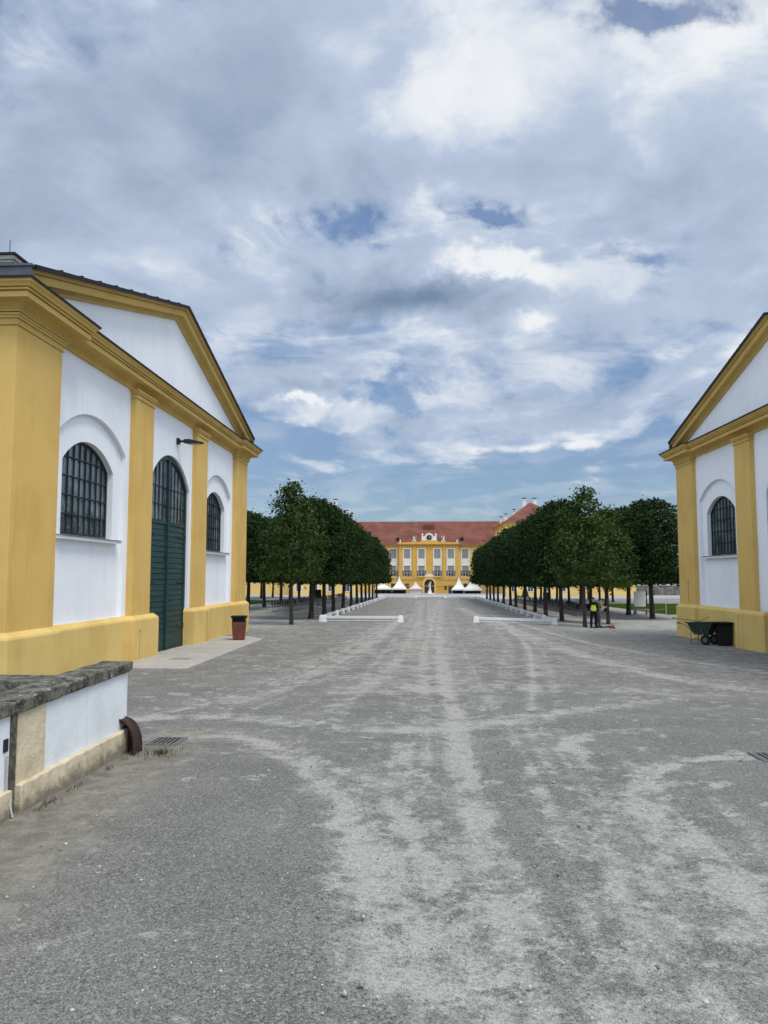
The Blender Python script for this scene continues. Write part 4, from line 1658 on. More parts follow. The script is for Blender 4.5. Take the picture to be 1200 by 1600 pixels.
def vase(x, y, z, label, grp):
    m = MB()
    m.box(-.28, .28, -.28, .28, 0, .22)
    m.lathe([(.2, .22), (.16, .3), (.1, .42), (.22, .6), (.4, .95), (.46, 1.2), (.5, 1.25), (.5, 1.33), (.3, 1.36), (.1, 1.3)], 14)
    o = m.build('stone_vase', M['whitevase'])
    o.location = (x, y, z)
    o.scale = (1.5, 1.5, 1.5)
    tag(o, label, 'vase', grp)
    return o


M['whitevase'] = simple('white_stone', (.82, .82, .80), .7, .2, .06, 3)
zt = tz(0, 236) + 2.8
for x, lab in ((-52.5, 'white stone vase on the left terrace wall, nearer the barn'), (-48.6, 'white stone vase on the left terrace wall, right of its twin'),
               (72.2, 'white stone vase on the right terrace wall, left of its twin'), (76.8, 'white stone vase on the right terrace wall, nearer the barn')):
    vase(x, 236.3, zt, lab, 'white vases on the terrace walls')


# ------------------------------------------------------------------ the court: low white wall, tents, statue, topiary
def low_wall():
    root = empty('white_low_wall', (0, 138, tz(0, 138)))
    tag(root, 'long low white wall crossing the end of the drive', 'wall')
    m = MB()
    m.box(-12.5, 13.2, -.14, .14, -.5, .42)
    m.build('wall', M['whitepaint'], root)
    m = MB()
    m.box(-12.5, 13.2, -.2, .2, .42, .50)
    m.build('coping', M['whitepaint'], root)


low_wall()


def tent(x, y, w, eave, top, label, mat, solid):
    g = tz(x, y)
    root = empty('pagoda_tent', (x, y, g))
    tag(root, label, 'tent', 'pagoda tents before the castle')
    h = w / 2
    m = MB()
    prof = [(1.0, eave), (.72, eave + (top - eave) * .15), (.47, eave + (top - eave) * .33), (.25, eave + (top - eave) * .58), (.10, eave + (top - eave) * .84), (.015, top)]
    rings = []
    for r, z in prof:
        rings.append([m.v((sx * h * r, sy * h * r, z)) for sx, sy in ((-1, -1), (0, -1), (1, -1), (1, 0), (1, 1), (0, 1), (-1, 1), (-1, 0))])
    for q, u in zip(rings[:-1], rings[1:]):
        for k in range(8):
            m.f([q[k], q[(k + 1) % 8], u[(k + 1) % 8], u[k]])
    m.f(rings[-1])
    m.build('canopy', mat, root)
    m = MB()
    for (a, b, c, d) in ((-h, h, -h - .02, -h), (-h, h, h, h + .02), (-h - .02, -h, -h, h), (h, h + .02, -h, h)):
        m.box(a, b, c, d, eave - .32, eave + .03)
    m.build('valance', mat, root)
    for sx in (-1, 1):
        for sy in (-1, 1):
            m = MB()
            m.box(sx * (h - .1) - .05, sx * (h - .1) + .05, sy * (h - .1) - .05, sy * (h - .1) + .05, -.1, eave)
            m.build('leg', M['steel'], root)
    if solid:
        m = MB()
        m.box(-h + .2, h - .2, -h + .2, -h + .24, -.1, eave - .33)
        m.box(-h + .2, -h + .24, -h + .25, h - .2, -.1, eave - .33)
        m.box(h - .24, h - .2, -h + .25, h - .2, -.1, eave - .33)
        m.build('side_wall', mat, root)
    else:
        m = MB()
        m.box(-h + .5, h - .5, -.3, .3, 0, .95)
        m.build('counter', M['black'], root)
        m = MB()
        m.box(-h + .2, h - .2, h - .25, h - .2, -.1, eave - .33)
        m.build('back_wall', M['slate'], root)
    m = MB()
    m.tube([(0, 0, top - .1), (0, 0, top + .35)], .03, 6)
    m.build('mast_tip', M['steel'], root)


yt = 212.0
tent(-12.4, yt + 1, 5.0, 1.75, 3.7, 'broad white tent with low peak, leftmost of the tents', M['fabric_white'], False)
tent(-7.7, yt - 2, 4.0, 1.75, 5.0, 'white high peaked tent left of the pink one', M['fabric_white'], False)
tent(-3.3, yt + 2, 3.7, 1.75, 3.7, 'small pinkish tent with closed sides left of the portal', M['fabric_pink'], True)
tent(8.6, yt + 2, 4.0, 1.75, 5.0, 'white high peaked tent just right of the portal', M['fabric_white'], False)
tent(12.1, yt - 3, 5.0, 1.75, 5.1, 'white high peaked tent nearest the right trees', M['fabric_white'], False)


def fountain_statue():
    x, y = .55, 196
    root = empty('fountain_statue', (x, y, tz(x, y)))
    tag(root, 'slim white statue on a pedestal before the castle portal', 'statue')
    m = MB()
    m.lathe([(1.1, -.1), (1.1, .35), (1.2, .4), (1.2, .5), (1.0, .5), (.95, .3)], 20)
    m.build('basin', M['whitevase'], root)
    m = MB()
    m.box(-.42, .42, -.42, .42, .2, 1.0); m.box(-.5, .5, -.5, .5, 1.0, 1.12)
    m.build('pedestal', M['whitevase'], root)
    m = MB()
    m.tube([(0, 0, 1.12), (.03, 0, 1.7), (-.03, 0, 2.3), (0, 0, 2.75), (0, 0, 2.95)], [.28, .26, .2, .24, .09], 10)
    m.lathe([(.03, 0), (.13, .06), (.15, .18), (.11, .3), (.02, .34)], 10, (0, 0, 2.93))
    m.tube([(.2, 0, 2.75), (.32, -.05, 3.1), (.2, -.05, 3.6)], [.08, .06, .04], 6)
    m.tube([(-.2, 0, 2.75), (-.36, -.05, 2.4), (-.2, -.15, 2.15)], [.08, .06, .05], 6)
    m.build('figure', M['paleston'], root)


fountain_statue()


def topiary(x, y, h, r, label, grp, pot=False):
    root = empty('cone_topiary', (x, y, tz(x, y)))
    tag(root, label, 'topiary', grp)
    n = 900
    q = rng.random(n) ** .6
    z = h * (1 - q)
    th = rng.uniform(0, 6.28, n)
    rad = r * (q + .03) * rng.uniform(.82, 1.05, n)
    C = np.stack([rad * np.cos(th), rad * np.sin(th), z + .25], -1)
    Nn = np.stack([np.cos(th), np.sin(th), np.full(n, .5)], -1) + rng.normal(size=(n, 3)) * .4
    me = leaves_mesh('foliage', C, Nn, rng.uniform(.08, .15, n), rng.random(n))
    link_mesh('foliage', me, M['leaf_young'] if not pot else M['leaf_dark'], root)
    m = MB()
    if pot:
        m.lathe([(.22, -.05), (.3, .4), (.33, .42), (.26, .42)], 12)
        m.build('pot', M['rust'], root)
    else:
        m.tube([(0, 0, -.1), (0, 0, h * .8)], [.08, .03], 8)
        m.build('stem', M['bark'], root)


topiary(17.0, 136, 2.35, .62, 'bright green cone topiary behind the right chairs', 'cone topiaries')
for x, lab in ((-12.6, 'small dark cone bush in the mouth of the leftmost tent'), (-11.3, 'small dark cone bush between the two left white tents'), (-9.6, 'small dark cone bush by the leg of the peaked left tent')):
    topiary(x, 207.5, 1.1, .42, lab, 'potted cones by the tents', True)


# ------------------------------------------------------------------ arena fence
def fence_unit(L):
    root = empty('arena_fence', (0, 0, 0))
    m = MB()
    m.box(.05, L - .05, -.022, .022, .21, .37)
    m.box(.05, L - .05, -.018, .018, .07, .10)
    m.build('rail', M['whitepaint'], root, bevel=.006)
    for x in (0, L):
        m = MB()
        m.hexa([(x - .19, -.17, -.02), (x + .19, -.17, -.02), (x + .19, .17, -.02), (x - .19, .17, -.02)],
               [(x - .12, -.09, .41), (x + .12, -.09, .41), (x + .12, .09, .41), (x - .12, .09, .41)])
        m.build('foot', M['whitepaint'], root, bevel=.01)
    return root


def side_unit(L):
    root = empty('arena_fence', (0, 0, 0))
    m = MB()
    m.box(.05, L - .05, -.022, .022, .21, .37)
    m.build('rail', M['whitepaint'], root, bevel=.006)
    m = MB()
    m.hexa([(-.19, -.17, -.02), (.19, -.17, -.02), (.19, .17, -.02), (-.19, .17, -.02)],
           [(-.12, -.09, .41), (.12, -.09, .41), (.12, .09, .41), (-.12, .09, .41)])
    m.build('foot', M['whitepaint'], root, bevel=.01)
    return root


def arena():
    fu = fence_unit(4.75)
    spots = [(-6.42, 47.6, 0, 'white arena rail across the near end, left of the gap'), (2.95, 47.7, 0, 'white arena rail across the near end, right of the gap'),
             (-6.6, 120.3, 0, 'white arena rail across the far end, left of the gap'), (2.75, 120.3, 0, 'white arena rail across the far end, right of the gap')]
    for i, (x, y, a, lab) in enumerate(spots):
        o = fu if i == 0 else copy_tree(fu)
        o.location = (x, y, tz(x + 2.3, y))
        o.rotation_euler = (0, math.atan2(tz(x, y) - tz(x + 4.75, y), 4.75), a)
        tag(o, lab, 'fence rail', 'white arena rails across the ends')
    su = side_unit(4.0)
    first = True
    for side, x in (('left', -6.62), ('right', 7.72)):
        n = 18
        for k in range(n):
            y = 48.0 + k * 4.02
            o = su if first else copy_tree(su)
            first = False
            o.location = (x, y, tz(x, y))
            o.rotation_euler = (0, -math.atan2(tz(x, y + 4) - tz(x, y), 4), math.pi / 2)
            place = 'first' if k == 0 else f'{k + 1}th'
            place = {1: 'second', 2: 'third', 3: 'fourth', 4: 'fifth', 5: 'sixth', 6: 'seventh', 7: 'eighth', 8: 'ninth', 9: 'tenth', 10: 'eleventh', 11: 'twelfth', 12: 'thirteenth',
                     13: 'fourteenth', 14: 'fifteenth', 15: 'sixteenth', 16: 'seventeenth', 17: 'last'}.get(k, 'first')
            tag(o, f'white arena rail on the {side} side, {place} from the near end', 'fence rail', f'white arena rails along the {side} side')


arena()


# ------------------------------------------------------------------ rows of chairs under the trees
def chair_proto():
    root = empty('chair', (0, 0, 0))
    m = MB()
    m.hexa([(-.22, -.22, .43), (.22, -.22, .43), (.20, .20, .41), (-.20, .20, .41)], [(-.22, -.22, .47), (.22, -.22, .47), (.20, .20, .45), (-.20, .20, .45)])
    m.build('seat', M['black'], root)
    m = MB()
    m.hexa([(-.20, .20, .50), (.20, .20, .50), (.20, .235, .50), (-.20, .235, .50)], [(-.19, .30, .92), (.19, .30, .92), (.19, .33, .92), (-.19, .33, .92)])
    m.build('backrest', M['black'], root)
    m = MB()
    for s in (-1, 1):
        m.tube([(s * .21, -.2, 0), (s * .21, -.18, .43)], .013, 5)
        m.tube([(s * .21, .24, 0), (s * .20, .19, .43), (s * .195, .31, .9)], .013, 5)
    m.build('frame', M['steel'], root)
    return root


def chairs():
    proto = chair_proto()
    first = True
    rows_ = [(-11.5, 62.2, 88, 'left', 'front', .53), (-12.5, 62.6, 60, 'left', 'rear', .53), (12.1, 62.4, 88, 'right', 'front', .53), (13.1, 62.8, 60, 'right', 'rear', .53)]
    for x, y0, n, side, rank, st in rows_:
        rz = -math.pi / 2 if x > 0 else math.pi / 2
        for k in range(n):
            if k % 27 == 26: continue
            y = y0 + k * st
            o = proto if first else copy_tree(proto)
            first = False
            xx = x + random.uniform(-.05, .05)
            o.location = (xx, y, tz(xx, y))
            o.rotation_euler = (0, 0, rz + random.uniform(-.09, .09))
            tag(o, f'black metal-legged chair in the {rank} row of chairs under the {side} trees', 'chair', f'black chairs of the {rank} row under the {side} trees')


chairs()


def loudspeaker(x, y, label):
    root = empty('loudspeaker', (x, y, tz(x, y)))
    tag(root, label, 'loudspeaker', 'black loudspeakers among the chairs')
    m = MB()
    m.hexa([(-.26, -.22, 1.0), (.26, -.22, 1.0), (.2, .22, 1.0), (-.2, .22, 1.0)], [(-.26, -.22, 1.75), (.26, -.22, 1.75), (.2, .22, 1.75), (-.2, .22, 1.75)])
    c = m.build('cabinet', M['black'], root, bevel=.02)
    m = MB()
    m.tube([(0, -.221, 1.25), (0, -.235, 1.25)], .17, 16)
    m.tube([(0, -.221, 1.6), (0, -.235, 1.6)], .07, 12)
    m.build('grille', M['iron'], c)
    m = MB()
    m.tube([(0, 0, .3), (0, 0, 1.0)], .025, 8)
    for k in range(3):
        a = k * 2.094
        m.tube([(0, 0, .55), (.42 * math.cos(a), .42 * math.sin(a), 0)], .016, 6)
    m.build('stand', M['iron'], root)


loudspeaker(-10.2, 72, 'black loudspeaker on a stand before the left chairs')
loudspeaker(11.0, 73, 'black loudspeaker on a stand before the right chairs')


# ------------------------------------------------------------------ bins and wheelbarrow
def bin_(loc, rz, body_mat, label, round_=False):
    root = empty('litter_bin', loc, rz)
    tag(root, label, 'litter bin', 'litter bins by the barns')
    m = MB()
    h0, h1, H = .245, .30, .74
    m.hexa([(-h0, -h0, .02), (h0, -h0, .02), (h0, h0, .02), (-h0, h0, .02)], [(-h1, -h1, H), (h1, -h1, H), (h1, h1, H), (-h1, h1, H)])
    m.build('body', body_mat, root, bevel=.02)
    m = MB()
    q = .27
    for k in range(9):
        for s in (-1, 1):
            x = -q + 2 * q * k / 8
            m.box(x - .014, x + .014, s * q - .01, s * q + .01, H - .02, .93)
            m.box(s * q - .01, s * q + .01, x - .014, x + .014, H - .02, .93)
    m.box(-.24, .24, -.24, .24, H, .90)
    m.build('slotted_collar', M['black'], root)
    m = MB()
    m.hexa([(-.33, -.33, .92), (.33, -.33, .92), (.33, .33, .92), (-.33, .33, .92)], [(-.35, -.35, .985), (.35, -.35, .985), (.35, .35, .985), (-.35, .35, .985)])
    m.box(-.30, .30, -.30, .30, .985, 1.0)
    m.build('rim', M['black'], root, bevel=.01)
    m = MB()
    for s in (-1, 1):
        m.box(-.22, .22, s * .18 - .03, s * .18 + .03, -.02, .03)
    m.build('skid', M['black'], root)


M['redbrown'] = simple('red_brown_panel', (.17, .052, .034), .6, .3, .3, 3)
bin_((-7.93, 32.2, tz(-7.93, 32.2) + .03), R(12), M['redbrown'], 'red brown litter bin with black collar before the left barn')
bin_((12.62, 33.9, tz(12.62, 33.9)), R(-8), M['black'], 'all black litter bin beside the green wheelbarrow')


def wheelbarrow():
    x, y = 12.0, 34.5
    root = empty('wheelbarrow', (x, y, tz(x, y)), R(-48))
    tag(root, 'green two wheeled barrow with a shovel beside the black bin', 'wheelbarrow')
    gm = simple('dull_green_paint', (.030, .052, .036), .6, .3, .4, 8)
    # tub: wide rim, narrow floor (handles point to -x)
    m = MB()
    lo = [(-.34, -.24, .42), (.26, -.24, .42), (.26, .24, .42), (-.34, .24, .42)]
    hi = [(-.58, -.38, .93), (.60, -.38, .97), (.60, .38, .97), (-.58, .38, .93)]
    a = [m.v(p) for p in lo]; b = [m.v(p) for p in hi]
    ins = [m.v((p[0] * .96, p[1] * .94, p[2] - .0)) for p in hi]
    inl = [m.v((p[0] * .93, p[1] * .93, p[2] + .02)) for p in lo]
    m.f(a[::-1]); m.f(inl)
    for k in range(4):
        j = (k + 1) % 4
        m.f([a[k], a[j], b[j], b[k]]); m.f([b[k], b[j], ins[j], ins[k]]); m.f([ins[k], ins[j], inl[j], inl[k]])
    tub = m.build('tub', gm, root)
    m = MB()
    pts = hi + [hi[0]]
    m.tube(pts, .018, 6)
    m.build('rim', gm, tub)
    m = MB()
    for s in (-1, 1):
        m.tube([(-1.05, s * .33, .90), (-.70, s * .34, .84), (-.30, s * .30, .50), (.10, s * .28, .34)], .018, 6)     # handle bar
        m.tube([(-.12, s * .30, .90), (.22, s * .31, .30)], .020, 6)                                                  # strut
        m.tube([(-.42, s * .30, .62), (-.44, s * .30, .0)], .016, 6)                                                  # leg
        m.tube([(.34, s * .28, .62), (.27, s * .31, .22)], .016, 6)
    for xx, z in ((-.43, .22), (-.05, .26), (-.05, .14), (.27, .22)):
        m.tube([(xx, -.30, z), (xx, .30, z)], .012, 6)
    m.tube([(-.43, -.3, .22), (.27, -.3, .22)], .012, 6); m.tube([(-.43, .3, .22), (.27, .3, .22)], .012, 6)
    m.build('frame', M['greysheet'], root)
    for s in (-1, 1):
        for xx, r in ((.27, .22),):
            m = MB()
            m.tube([(xx, s * .37 - .045, r), (xx, s * .37 + .045, r)], r, 20)
            w = m.build('wheel', M['black'], root, bevel=.02)
            m = MB()
            m.tube([(xx, s * .37 - .055, r), (xx, s * .37 + .055, r)], r * .5, 14)
            m.build('hub', M['greysheet'], w)
    for s in (-1, 1):
        m = MB()
        m.tube([(-1.07, s * .33, .905), (-.92, s * .33, .88)], .026, 8)
        m.build('grip', M['black'], root)
    sh = empty('shovel', (x - .22, y + .22, tz(x, y) + .97), R(-20))
    tag(sh, 'shovel lying across the green wheelbarrow, orange grip to the left', 'shovel')
    m = MB()
    m.tube([(-.85, 0, .12), (.15, 0, .02)], .017, 8)
    m.build('shaft', simple('worn_wood', (.30, .20, .12), .8, .2, .3, 9), sh)
    m = MB()
    m.tube([(-.85, 0, .12), (-.95, .07, .16), (-1.0, .05, .10), (-1.0, -.05, .10), (-.95, -.07, .16), (-.85, 0, .12)], .02, 6)
    m.build('grip', simple('orange_plastic', (.32, .10, .045), .5, .3, .2, 9), sh)
    m = MB()
    m.hexa([(.12, -.11, .0), (.50, -.14, .20), (.50, .14, .20), (.12, .11, .0)], [(.12, -.11, .015), (.49, -.14, .22), (.49, .14, .22), (.12, .11, .015)])
    m.build('blade', simple('rusty_blade', (.10, .07, .055), .7, .3, .4, 9), sh)


wheelbarrow()


# ------------------------------------------------------------------ board, bench and stake on the right
def notice_board():
    x, y = 18.2, 67.5
    root = empty('notice_board', (x, y, tz(x, y)), R(-6))
    tag(root, 'blank white board on a dark post by the right lawn', 'board')
    m = MB()
    m.box(-.50, .46, -.03, .02, .62, 1.92)
    m.build('panel', M['board'], root, bevel=.008)
    m = MB()
    m.tube([(.54, .0, -.1), (.54, .0, 2.05)], .045, 8)
    m.box(.40, .60, -.02, .06, 1.0, 1.1); m.box(.40, .60, -.02, .06, 1.55, 1.65)
    m.tube([(.54, .05, .9), (.9, .5, 0)], .025, 6)
    m.build('post', M['iron'], root)


notice_board()


def bench():
    x, y = 17.7, 65.3
    root = empty('stone_bench', (x, y, tz(x, y)), R(3))
    tag(root, 'low grey stone bench in front of the white board', 'bench')
    m = MB()
    m.box(-.75, .75, -.22, .22, .38, .48)
    m.build('seat', M['stone'], root, bevel=.012)
    for s in (-1, 1):
        m = MB()
        m.hexa([(s * .5 - .12, -.2, -.05), (s * .5 + .12, -.2, -.05), (s * .5 + .12, .2, -.05), (s * .5 - .12, .2, -.05)],
               [(s * .5 - .08, -.16, .379), (s * .5 + .08, -.16, .379), (s * .5 + .08, .16, .379), (s * .5 - .08, .16, .379)])
        m.build('leg', M['stone'], root)


bench()


def stake(x, y, label):
    m = MB()
    m.tube([(0, 0, -.1), (0, 0, .95), (0, 0, 1.0)], [.03, .03, .012], 8)
    m.tube([(0, 0, .93), (.02, 0, .93)], .05, 8)
    m.tube([(.05, 0, .6), (-1.9, 0, .35)], .008, 5)
    o = m.build('wooden_stake', M['paleston'])
    o.location = (x, y, tz(x, y))
    tag(o, label, 'stake')


stake(18.95, 62.8, 'thin pale stake with a cord at the lawn edge, right of the bench')


def arched_lamp(x, y, label):
    root = empty('street_lamp', (x, y, tz(x, y)))
    tag(root, label, 'lamp')
    m = MB()
    m.tube([(0, 0, -.1), (0, 0, 5.4)], [.07, .045], 8)
    m.build('pole', M['iron'], root)
    m = MB()
    m.tube([(.5 - .5 * math.cos(a), 0, 5.4 + .5 * math.sin(a)) for a in np.linspace(0, math.pi * .9, 10)], .035, 6)
    m.build('arm', M['steel'], root)
    m = MB()
    m.lathe([(.04, .12), (.16, .02), (.18, -.06), (.05, -.1)], 10, (1.0, 0, 5.45))
    m.build('lamp_head', M['steel'], root)


arched_lamp(-6.95, 101.5, 'slender lamp with bowed arm among the far left trees')


# ------------------------------------------------------------------ the two workers
def skin_figure(name, pts, edges, rad, mat, parent, root_i=0, sub=2):
    me = bpy.data.meshes.new(name)
    me.from_pydata(pts, edges, [])
    o = bpy.data.objects.new(name, me)
    col.objects.link(o)
    md = o.modifiers.new('skin', 'SKIN')
    md.use_smooth_shade = True
    for i, sv in enumerate(me.skin_vertices[0].data):
        r = rad[i]
        sv.radius = r if isinstance(r, tuple) else (r, r)
        sv.use_root = (i == root_i)
    s = o.modifiers.new('sub', 'SUBSURF')
    s.levels = sub
    s.render_levels = sub
    dg = bpy.context.evaluated_depsgraph_get()
    me2 = bpy.data.meshes.new_from_object(o.evaluated_get(dg))
    bpy.data.objects.remove(o)
    me2.name = name
    me2.polygons.foreach_set('use_smooth', [True] * len(me2.polygons))
    return link_mesh(name, me2, mat, parent)


def skin_mat():
    return simple('skin', (.42, .25, .175), .55, .3, .15, 14)


M['skin'] = skin_mat()
M['hair'] = simple('dark_hair', (.018, .014, .012), .6, .3, .4, 30)
M['navy'] = simple('navy_workwear', (.014, .016, .024), .85, .15, .4, 10)
M['darkcloth'] = simple('black_trousers', (.012, .012, .014), .9, .1, .4, 10)
M['greycloth'] = simple('grey_trousers', (.095, .092, .092), .9, .1, .3, 10)
M['beige'] = simple('beige_shirt', (.30, .25, .18), .9, .1, .25, 10)
M['hiviz'] = simple('yellow_hi_vis', (.55, .72, .02), .7, .2, .12, 6)
M['refl'] = simple('reflective_tape', (.60, .62, .60), .35, .5, .1, 6)
M['boot'] = simple('black_boots', (.012, .012, .012), .6, .3, .3, 12)


def person(loc, rz, P, label, top_mat, leg_mat, sleeve, vest):
    """P gives the joints of this pose, x to the figure's left, y to its front"""
    root = empty('person', loc, rz)
    tag(root, label, 'person', 'workers under the right trees')
    V = lambda k: Vector(P[k])
    # --- body: one continuous surface from crown to soles
    pts, edges, rad, idx = [], [], [], {}

    def add(k, p, r, prev=None):
        idx[k] = len(pts)
        pts.append(tuple(p)); rad.append(r)
        if prev is not None: edges.append((idx[prev], idx[k]))
    add('pel', V('pel'), (.11, .085))
    add('waist', V('pel').lerp(V('chest'), .45), (.105, .085), 'pel')
    add('chest', V('chest'), (.105, .080), 'waist')
    add('neckb', V('neck').lerp(V('chest'), .18), (.052, .052), 'chest')
    add('neck', V('neck'), (.052, .055), 'neckb')
    add('jaw', V('head').lerp(V('neck'), .55), (.062, .072), 'neck')
    add('head', V('head'), (.078, .092), 'jaw')
    add('crown', V('head') + (V('head') - V('neck')).normalized() * .085, (.055, .06), 'head')
    for s in 'LR':
        add('sh' + s, V('sh' + s), .043, 'chest')
        add('el' + s, V('el' + s), .042, 'sh' + s)
        add('fo' + s, V('el' + s).lerp(V('wr' + s), .35), .041, 'el' + s)
        add('wr' + s, V('wr' + s), (.024, .030), 'fo' + s)
        hd = (V('wr' + s) - V('el' + s)).normalized()
        hd = (hd + Vector(P.get('hd' + s, (0, 0, 0)))).normalized()
        add('pa' + s, V('wr' + s) + hd * .06, (.038, .016), 'wr' + s)
        side = hd.cross(Vector((0, 1, .1))).normalized()
        palm = V('wr' + s) + hd * .08
        curl = side.cross(hd).normalized()
        for f, (o, l, r) in enumerate(((-.030, .066, .0085), (-.010, .076, .009), (.010, .072, .0088), (.028, .056, .0078))):
            a = palm + side * o
            add(f'f{s}{f}a', a, r, 'pa' + s)
            add(f'f{s}{f}b', a + hd * l * .55 + curl * l * .12, r * .95, f'f{s}{f}a')
            add(f'f{s}{f}c', a + hd * l * .9 + curl * l * .42, r * .8, f'f{s}{f}b')
        a = V('wr' + s) + hd * .035 - side * .034
        add(f't{s}a', a, .0105, 'pa' + s)
        add(f't{s}b', a - side * .022 + hd * .035 + curl * .012, .0095, f't{s}a')
        add('hi' + s, V('hi' + s), (.078, .076), 'pel')
        add('kn' + s, V('kn' + s), .050, 'hi' + s)
        add('ca' + s, V('kn' + s).lerp(V('an' + s), .32), .046, 'kn' + s)
        add('an' + s, V('an' + s), .028, 'ca' + s)
        add('he' + s, V('an' + s) + Vector((0, -.02, -.035)), .024, 'an' + s)
        add('to' + s, V('an' + s) + Vector(P.get('toe' + s, (0, .17, -.055))) * .7, (.028, .018), 'an' + s)
    body = skin_figure('body', pts, edges, rad, M['skin'], root)
    # --- clothing
    def tube_skin(name, keys, radii, mat, extra=0):
        p = [tuple(V(k)) if isinstance(k, str) else tuple(k) for k in keys]
        return p, radii
    # trousers
    p = [tuple(V('pel') + Vector((0, 0, .19))), tuple(V('pel') + Vector((0, 0, .02)))]
    r = [(.150, .118), (.172, .135)]
    e = [(0, 1)]
    for s in 'LR':
        k = len(p)
        p += [tuple(V('hi' + s)), tuple(V('hi' + s).lerp(V('kn' + s), .5)), tuple(V('kn' + s)), tuple(V('kn' + s).lerp(V('an' + s), .5)), tuple(V('an' + s) + Vector((0, 0, -.03)))]
        r += [(.112, .112), .096, .080, .075, .070]
        e += [(1, k), (k, k + 1), (k + 1, k + 2), (k + 2, k + 3), (k + 3, k + 4)]
    skin_figure('trousers', p, e, r, leg_mat, root, 1)
    # jacket / shirt
    p = [tuple(V('pel') + Vector((0, 0, -.10))), tuple(V('pel').lerp(V('chest'), .40)), tuple(V('chest')), tuple(V('neck').lerp(V('chest'), .16))]
    r = [(.186, .150), (.166, .136), (.176, .142), (.100, .094)]
    e = [(0, 1), (1, 2), (2, 3)]
    for s in 'LR':
        k = len(p)
        p += [tuple(V('sh' + s)), tuple(V('sh' + s).lerp(V('el' + s), .55)), tuple(V('el' + s))]
        r += [.076, .064, .058]
        e += [(2, k), (k, k + 1), (k + 1, k + 2)]
        if sleeve == 'long':
            p += [tuple(V('el' + s).lerp(V('wr' + s), .5)), tuple(V('wr' + s) - (V('wr' + s) - V('el' + s)).normalized() * .01)]
            r += [.052, .042]
            e += [(k + 2, k + 3), (k + 3, k + 4)]
    skin_figure('jacket' if sleeve == 'long' else 'shirt', p, e, r, top_mat, root, 1)
    if vest:
        p = [tuple(V('pel') + Vector((0, 0, .0))), tuple(V('pel').lerp(V('chest'), .5)), tuple(V('chest') + Vector((0, 0, .02))), tuple(V('neck').lerp(V('chest'), .30)),
             tuple(V('chest').lerp(V('shL'), .62)), tuple(V('chest').lerp(V('shR'), .62))]
        r = [(.185, .158), (.182, .156), (.188, .160), (.105, .098), (.098, .104), (.098, .104)]
        vo = skin_figure('hi_vis_vest', p, [(0, 1), (1, 2), (2, 3), (2, 4), (2, 5)], r, M['hiviz'], root, 1)
        m = MB()
        m.lathe([(.170, 0), (.178, .005), (.178, .05), (.170, .055)], 24, tuple(V('pel').lerp(V('chest'), .38)), 1, .86)
        m.build('reflective_band', M['refl'], vo)
    # boots
    for s in 'LR':
        t = Vector(P.get('toe' + s, (0, .17, -.055)))
        a = V('an' + s)
        skin_figure('boot', [tuple(a + Vector((0, 0, .08))), tuple(a + Vector((0, -.01, -.03))), tuple(a + t * .6 + Vector((0, 0, -.02))), tuple(a + t + Vector((0, 0, .0)))],
                    [(0, 1), (1, 2), (2, 3)], [.066, (.068, .066), (.066, .052), (.06, .042)], M['boot'], root, 1)
    # head details: turn with the neck-to-head axis
    up = (V('head') - V('neck')).normalized()
    face = Vector(P.get('face', (0, 1, 0)))
    face = (face - up * face.dot(up)).normalized()
    right = face.cross(up)
    H = V('head')
    m = MB()
    # hair cap: partial ellipsoid over top and back
    n1, n2 = 10, 16
    rows = []
    for i in range(n1 + 1):
        ph = math.pi * .56 * i / n1
        row = []
        for j in range(n2):
            th = 2 * math.pi * j / n2
            dirv = up * math.cos(ph) + (face * math.cos(th) + right * math.sin(th)) * math.sin(ph)
            lim = 1.0
            fr = math.cos(th) * math.sin(ph)
            q = H + up * .022 + Vector((0, 0, 0)) + (up * math.cos(ph) * .112 + (face * math.cos(th) * .100 + right * math.sin(th) * .086) * math.sin(ph))
            if math.cos(th) > .2 and ph > 1.0:
                q = q - face * (math.cos(th) - .2) * .035 + up * (ph - 1.0) * .05
            row.append(m.v(q))
        rows.append(row)
    for q, w in zip(rows[:-1], rows[1:]):
        for j in range(n2):
            m.f([q[j], q[(j + 1) % n2], w[(j + 1) % n2], w[j]])
    m.build('hair', M['hair'], root, smooth=True)
    m = MB()
    c = H - up * .015 + face * .088
    m.hexa([c + right * .014 + up * .02, c - right * .014 + up * .02, c - right * .017 - up * .022, c + right * .017 - up * .022],
           [c + right * .004 + up * .02 + face * .004, c - right * .004 + up * .02 + face * .004, c - right * .008 - up * .020 + face * .022, c + right * .008 - up * .020 + face * .022])
    for s in (-1, 1):
        ea = H - up * .012 + right * s * .082
        m.tube([ea - up * .028, ea + right * s * .012, ea + up * .028], [.010, .017, .011], 6)
    m.build('nose_and_ears', M['skin'], root, smooth=True)
    m = MB()
    for s in (-1, 1):
        ey = H + up * .012 + right * s * .031 + face * .086
        m.tube([ey - right * .011, ey + face * .002, ey + right * .011], [.003, .007, .003], 6)
    mo = H - up * .062 + face * .079
    m.tube([mo - right * .022, mo + face * .004, mo + right * .022], [.003, .006, .003], 6)
    m.build('eyes_and_mouth', M['hair'], root)
    return root


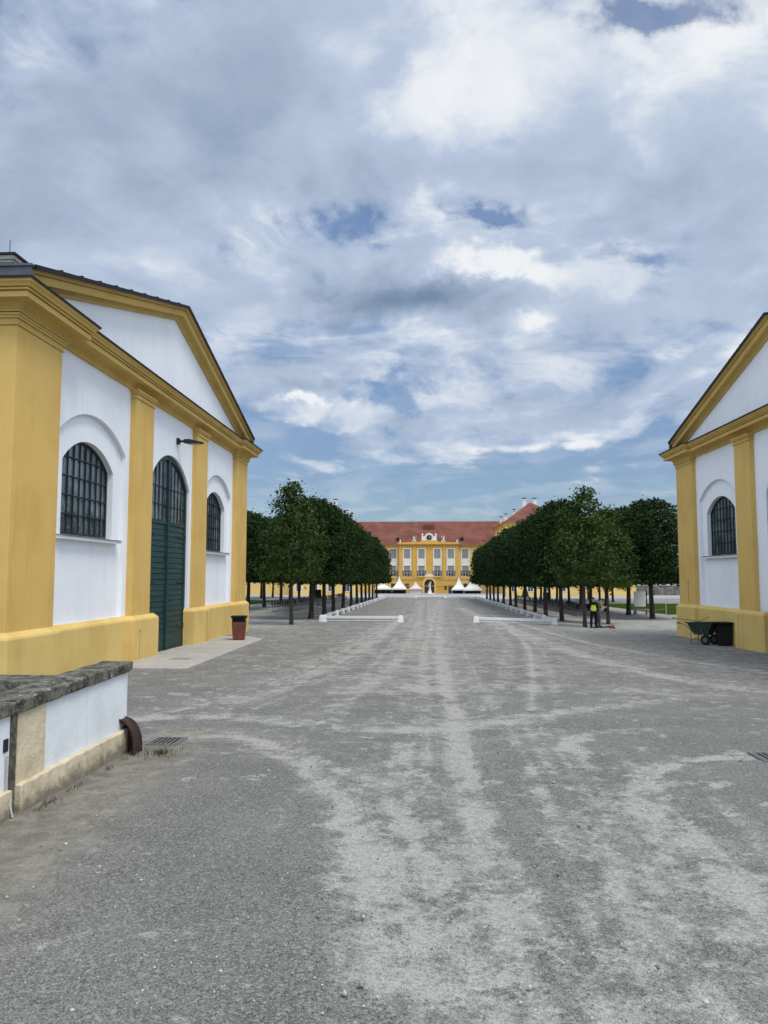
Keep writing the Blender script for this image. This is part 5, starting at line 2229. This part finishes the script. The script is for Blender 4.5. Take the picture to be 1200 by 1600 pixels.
# back view, hi-vis vest, weight on both feet, arms slightly forward
P1 = dict(pel=(0, 0, .97), chest=(0, .03, 1.33), neck=(0, .06, 1.53), head=(0, .10, 1.655), face=(.15, 1, -.25),
          shL=(.185, .02, 1.44), shR=(-.185, .02, 1.44), elL=(.27, .04, 1.16), elR=(-.265, .06, 1.16), wrL=(.25, .24, .98), wrR=(-.22, .26, 1.00),
          hiL=(.095, 0, .92), hiR=(-.095, 0, .92), knL=(.115, .03, .50), knR=(-.125, .02, .50), anL=(.12, -.02, .085), anR=(-.15, -.02, .085))
person((9.62, 45.6, tz(9.62, 45.6)), R(-6), P1, 'worker seen from behind in a yellow hi-vis vest and dark trousers', M['navy'], M['darkcloth'], 'long', True)
# side view facing right, head bent over his hands, one leg forward
P2 = dict(pel=(0, -.02, .96), chest=(0, .06, 1.31), neck=(0, .17, 1.49), head=(0, .285, 1.575), face=(0, 1, -.75),
          shL=(.18, .09, 1.41), shR=(-.18, .09, 1.41), elL=(.22, .16, 1.14), elR=(-.22, .15, 1.13), wrL=(.11, .40, 1.17), wrR=(-.10, .41, 1.13),
          hiL=(.09, -.02, .91), hiR=(-.09, -.02, .91), knL=(.10, .05, .49), knR=(-.10, .01, .49), anL=(.11, .03, .085), anR=(-.12, -.08, .085))
person((10.22, 47.2, tz(10.22, 47.2)), R(-82), P2, 'dark haired worker facing right with bent head and bare forearms', M['beige'], M['greycloth'], 'short', False)


def blower():
    x, y = 10.55, 45.9
    root = empty('leaf_blower', (x, y, tz(x, y)), R(-4))
    tag(root, 'garden tool with black tube and red end on the gravel by the workers', 'garden tool')
    m = MB()
    m.tube([(-.95, 0, .05), (-.3, 0, .06), (.02, 0, .10)], [.035, .04, .05], 8)
    m.build('tube', M['black'], root)
    m = MB()
    m.hexa([(.0, -.11, .01), (.36, -.11, .01), (.36, .11, .01), (.0, .11, .01)], [(.04, -.09, .13), (.30, -.09, .14), (.30, .09, .14), (.04, .09, .13)])
    m.build('motor_housing', simple('red_plastic', (.22, .025, .02), .5, .3, .2, 9), root, bevel=.02)
    m = MB()
    m.tube([(.06, 0, .13), (.10, 0, .19), (.24, 0, .19), (.28, 0, .13)], .015, 6)
    m.build('handle', M['black'], root)


blower()
